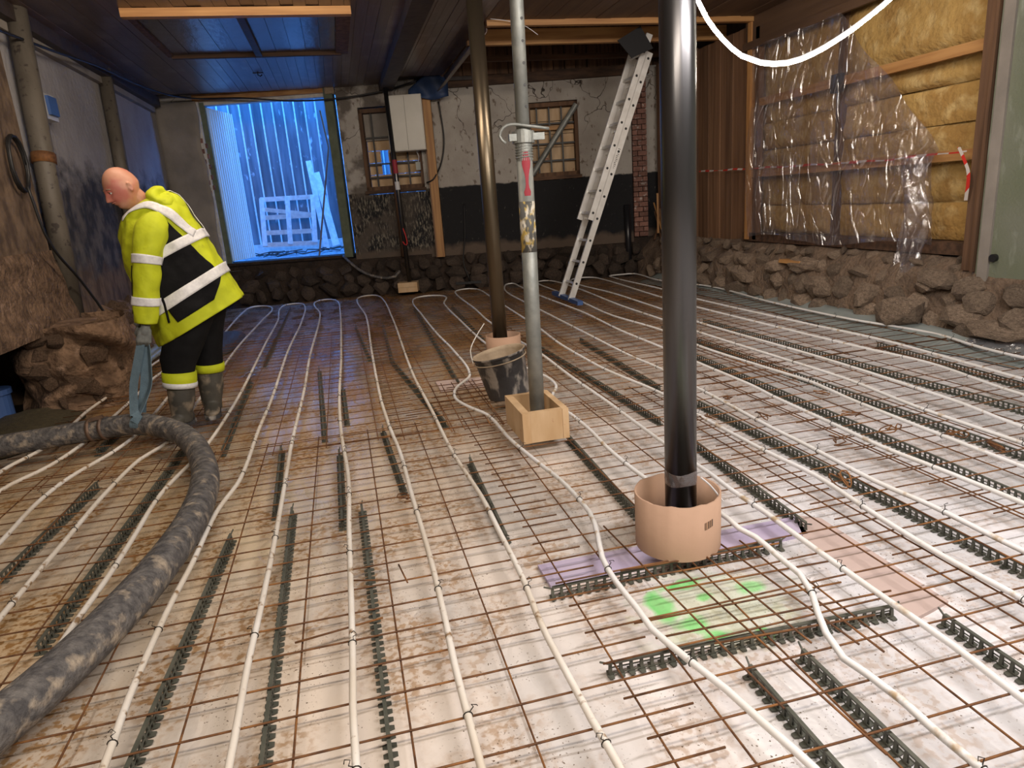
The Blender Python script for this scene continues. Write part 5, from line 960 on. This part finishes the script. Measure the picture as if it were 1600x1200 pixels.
# sleeves
def sleeve_l(pts, rs, nm):
    P = spline(pts, .012); n = len(P)
    def fr(u, v, off=0):
        fi = min(n-1.001, max(0, u)*(n-1)); i = int(fi); pc = P[i].lerp(P[min(i+1,n-1)], fi-i); d = (P[min(i+4,n-1)].lerp(P[min(i+5,n-1)], fi-i)-P[max(i-4,0)].lerp(P[max(i-3,0)], fi-i)).normalized(); a = 2*PI*v; e1 = d.cross(Vector((0,1,0))).normalized(); e2 = d.cross(e1)
        r = cat(rs, u) + .0045*math.sin(u*19+math.cos(a)*3.4+2*nz(u*3,0,0))*(.2+.8*abs(math.sin(u*5))) + .008*nz(u*8, math.cos(a)*2, math.sin(a)*2) + off
        return pc + (e1*math.cos(a) + e2*math.sin(a))*r
    o = MB().grid(70, 33, lambda u, v: fr(u, v)).build(nm, 'hivis', wk, True)
    bm = bmesh.new(); bm.from_mesh(o.data); bmesh.ops.remove_doubles(bm, verts=bm.verts, dist=.0004); bm.to_mesh(o.data); bm.free(); solid(o, .005)
    for (u0, u1) in ((.40,.475),(.76,.835)):
        b_ = solid(MB().grid(7, 40, lambda u, v: fr(u0+(u1-u0)*u, v, .008)).build('reflective_band', 'reflective', o, True)); b_['label'] = 'silver reflective band'
    solid(MB().grid(30, 8, lambda u, v: fr(.50+.42*u, .46+.10*v if nm == 'sleeve' else v*.1, .006)).build('sleeve_panel', 'black_fabric', o, True))
    solid(MB().grid(6, 30, lambda u, v: fr(.975+.05*min(u,.5), v, -.012)).build('cuff', 'black_fabric', o, True), .01)
    return o
sleeve_l([(-.77,3.36,1.36),(-.81,3.285,1.30),(-.852,3.245,1.18),(-.880,3.225,1.04),(-.910,3.215,.90),(-.938,3.21,.745)], [.070,.088,.084,.078,.074,.070,.060], 'sleeve')
sleeve_l([(-.77,3.62,1.36),(-.84,3.69,1.28),(-.90,3.69,1.12),(-.945,3.62,.98),(-.975,3.49,.86),(-.985,3.37,.745)], [.070,.086,.080,.074,.070,.066,.058], 'sleeve')
# trousers
tm = MB()
chain(tm, [((-.68,3.50,.90),.165), ((-.685,3.50,.84),.165)], 24)
chain(tm, [((-.705,3.42,.80),.150), ((-.765,3.40,.63),.128), ((-.838,3.395,.47),.112), ((-.850,3.39,.40),.100), ((-.857,3.385,.335),.095)], 24)
chain(tm, [((-.655,3.59,.80),.145), ((-.690,3.605,.62),.120), ((-.700,3.61,.47),.100), ((-.708,3.61,.38),.090)], 24)
for v_ in tm.v: v_ += Vector((nz(v_.x*9,v_.y*9,v_.z*14), nz(v_.x*9+5,v_.y*9,v_.z*14), 0))*.012
tr = remeshed('trousers', tm, 'black_fabric', wk, .010, 3)
def shin(c0, c1, r0, r1, nm, m_, par=wk): return MB().tube([c0, Vector(c0)*.5+Vector(c1)*.5, c1], [r0, (r0+r1)/2*1.02, r1], 28).build(nm, m_, par, True)
o = shin((-.852,3.387,.385), (-.862,3.382,.285), .106, .102, 'trouser_hem', 'hivis', tr); o['label'] = 'yellow trouser hem'
o = shin((-.858,3.384,.318), (-.863,3.382,.284), .1065, .1045, 'reflective_band', 'reflective', tr); o['label'] = 'silver reflective band'
o = shin((-.708,3.61,.375), (-.712,3.61,.320), .101, .098, 'trouser_hem', 'hivis', tr); o['label'] = 'yellow trouser hem'
def boot(sh0, sh1, foot, label):
    sh0, sh1, foot = Vector(sh0), Vector(sh1), Vector(foot).normalized(); b_ = MB(); n = 28; sd = Vector((-foot.y, foot.x, 0))
    b_.tube([sh0, sh0*.6+sh1*.4, sh1+Vector((0,0,.06)), sh1], [.086,.083,.066,.060], n)
    R = []
    for t, w_, h_ in ((-.085,.030,.045),(-.07,.040,.075),(-.03,.046,.10),(.03,.048,.095),(.08,.050,.075),(.13,.052,.060),(.165,.044,.050),(.19,.022,.036)):
        c = sh1 + foot*t; R.append([c + sd*w_*math.cos(a) + Vector((0,0,-.012 + h_/2 + h_/2*math.sin(a))) for a in [2*PI*i/20 for i in range(20)]])
    b_.rings(R)
    o = remeshed('boot', b_, 'boot', wk, .006, 3); o['label'] = label
    s_ = MB(); 
    s_.rings([[sh1 + foot*(t*1.03) + sd*w_*q + Vector((0,0,zz)) for t, w_, q in [(-.088,.03,1),(-.05,.046,1),(.03,.050,1),(.12,.055,1),(.17,.046,1),(.195,.02,1),(.195,.02,-1),(.17,.046,-1),(.12,.055,-1),(.03,.050,-1),(-.05,.046,-1),(-.088,.03,-1)]] for zz in (-.026,.0)])
    s_.build('sole', 'bucket_black', o, False)
boot((-.858,3.385,.300), (-.885,3.375,.045), (-.45,-.9,0), 'muddy rubber boot')
boot((-.710,3.61,.335), (-.735,3.61,.045), (.12,-1,0), 'muddy rubber boot')
# gloved hands closed round the strap
def hand(W, K, palm_n, side, nm):
    """W wrist, K knuckle direction end, palm_n palm normal, side towards the thumb."""
    W, K = Vector(W), Vector(K); d = (K-W).normalized(); pn = Vector(palm_n); pn = (pn - d*pn.dot(d)).normalized(); s = Vector(side); s = (s - d*s.dot(d) - pn*s.dot(pn)).normalized(); b_ = MB()
    for q in (-.030,-.011,.009,.029): chain(b_, [(W+d*.01+s*q*.6,.019), (W+d*.075+s*q,.0155)], 10)
    for q, l in ((.030,.95),(.011,1.06),(-.009,1.0),(-.028,.82)):
        a = W+d*.080+s*q; b1 = a + (d*.6+pn*.8).normalized()*.034*l; b2 = b1 + (pn*.65-d*.75).normalized()*.026*l; b3 = b2 + (-pn*.75-d*.6).normalized()*.018*l
        chain(b_, [(a,.0125),(b1,.0115),(b2,.0105),(b3,.009)], 10)
    t0 = W+d*.020+s*.026+pn*.006; t1 = t0+(d*.5+s*.45+pn*.7).normalized()*.036; t2 = t1+(d*.7-s*.35+pn*.55).normalized()*.028
    chain(b_, [(t0,.017),(t1,.0135),(t2,.011)], 10); chain(b_, [(W-d*.03,.026),(W+d*.02,.028)], 14)
    return remeshed(nm, b_, 'glove', wk, .0035, 2)
hand((-.948,3.20,.712), (-.975,3.19,.62), (-.25,.95,-.1), (-.9,-.3,0), 'glove')['label'] = 'grey work glove'
hand((-.985,3.35,.735), (-1.0,3.27,.64), (.1,-.95,-.3), (-.9,.3,0), 'glove')['label'] = 'grey work glove'
# lifting strap from the hands to the hose
sp_ = thing('lifting_strap', 'blue-grey webbing strap looped from the hands round the thick hose', 'strap', (-1.05, 3.18, .2))
def ribbon(pts, w_, t_, wd, nm):
    P = spline(pts, .02); R = []
    for i, p in enumerate(P):
        d = (P[min(i+1,len(P)-1)]-P[max(i-1,0)]).normalized(); sd = (Vector(wd) - d*Vector(wd).dot(d)).normalized(); n = d.cross(sd)
        R.append([p-sd*w_/2-n*t_/2, p+sd*w_/2-n*t_/2, p+sd*w_/2+n*t_/2, p-sd*w_/2+n*t_/2])
    MB().rings(R).build(nm, 'strap_blue', sp_)
cx, cy, cz = -1.106, 3.17, .125
ribbon([(-.985,3.225,.655),(-1.000,3.205,.60),(-1.035,3.19,.494),(-1.075,3.18,.375),(-1.088,3.14,.26),(-1.085,3.10,.20)], .055, .004, (1,-.35,0), 'webbing')
ribbon([(-.965,3.225,.655),(-.955,3.215,.60),(-.965,3.20,.485),(-.985,3.19,.36),(-1.03,3.15,.26),(-1.062,3.105,.20)], .045, .004, (.6,-.9,0), 'webbing')
ribbon([(-.975,3.23,.655),(-.98,3.23,.60),(-1.0,3.22,.48),(-1.025,3.22,.36),(-1.06,3.22,.25),(-1.08,3.23,.18)], .05, .004, (1,.2,0), 'webbing')
p, d = along(-1.085); e1 = d.cross(Vector((0,0,1))).normalized(); e2 = e1.cross(d)
ribbon([p + (e1*math.cos(a)+e2*math.sin(a))*(.0655+.004*math.sin(a*3)) for a in [2*PI*i/28 for i in range(29)]], .062, .005, tuple(d), 'hose_loop')
ribbon([(-1.08,3.10,.215),(-1.065,3.09,.19),(-1.09,3.085,.16)], .05, .012, (1,0,0), 'knot')
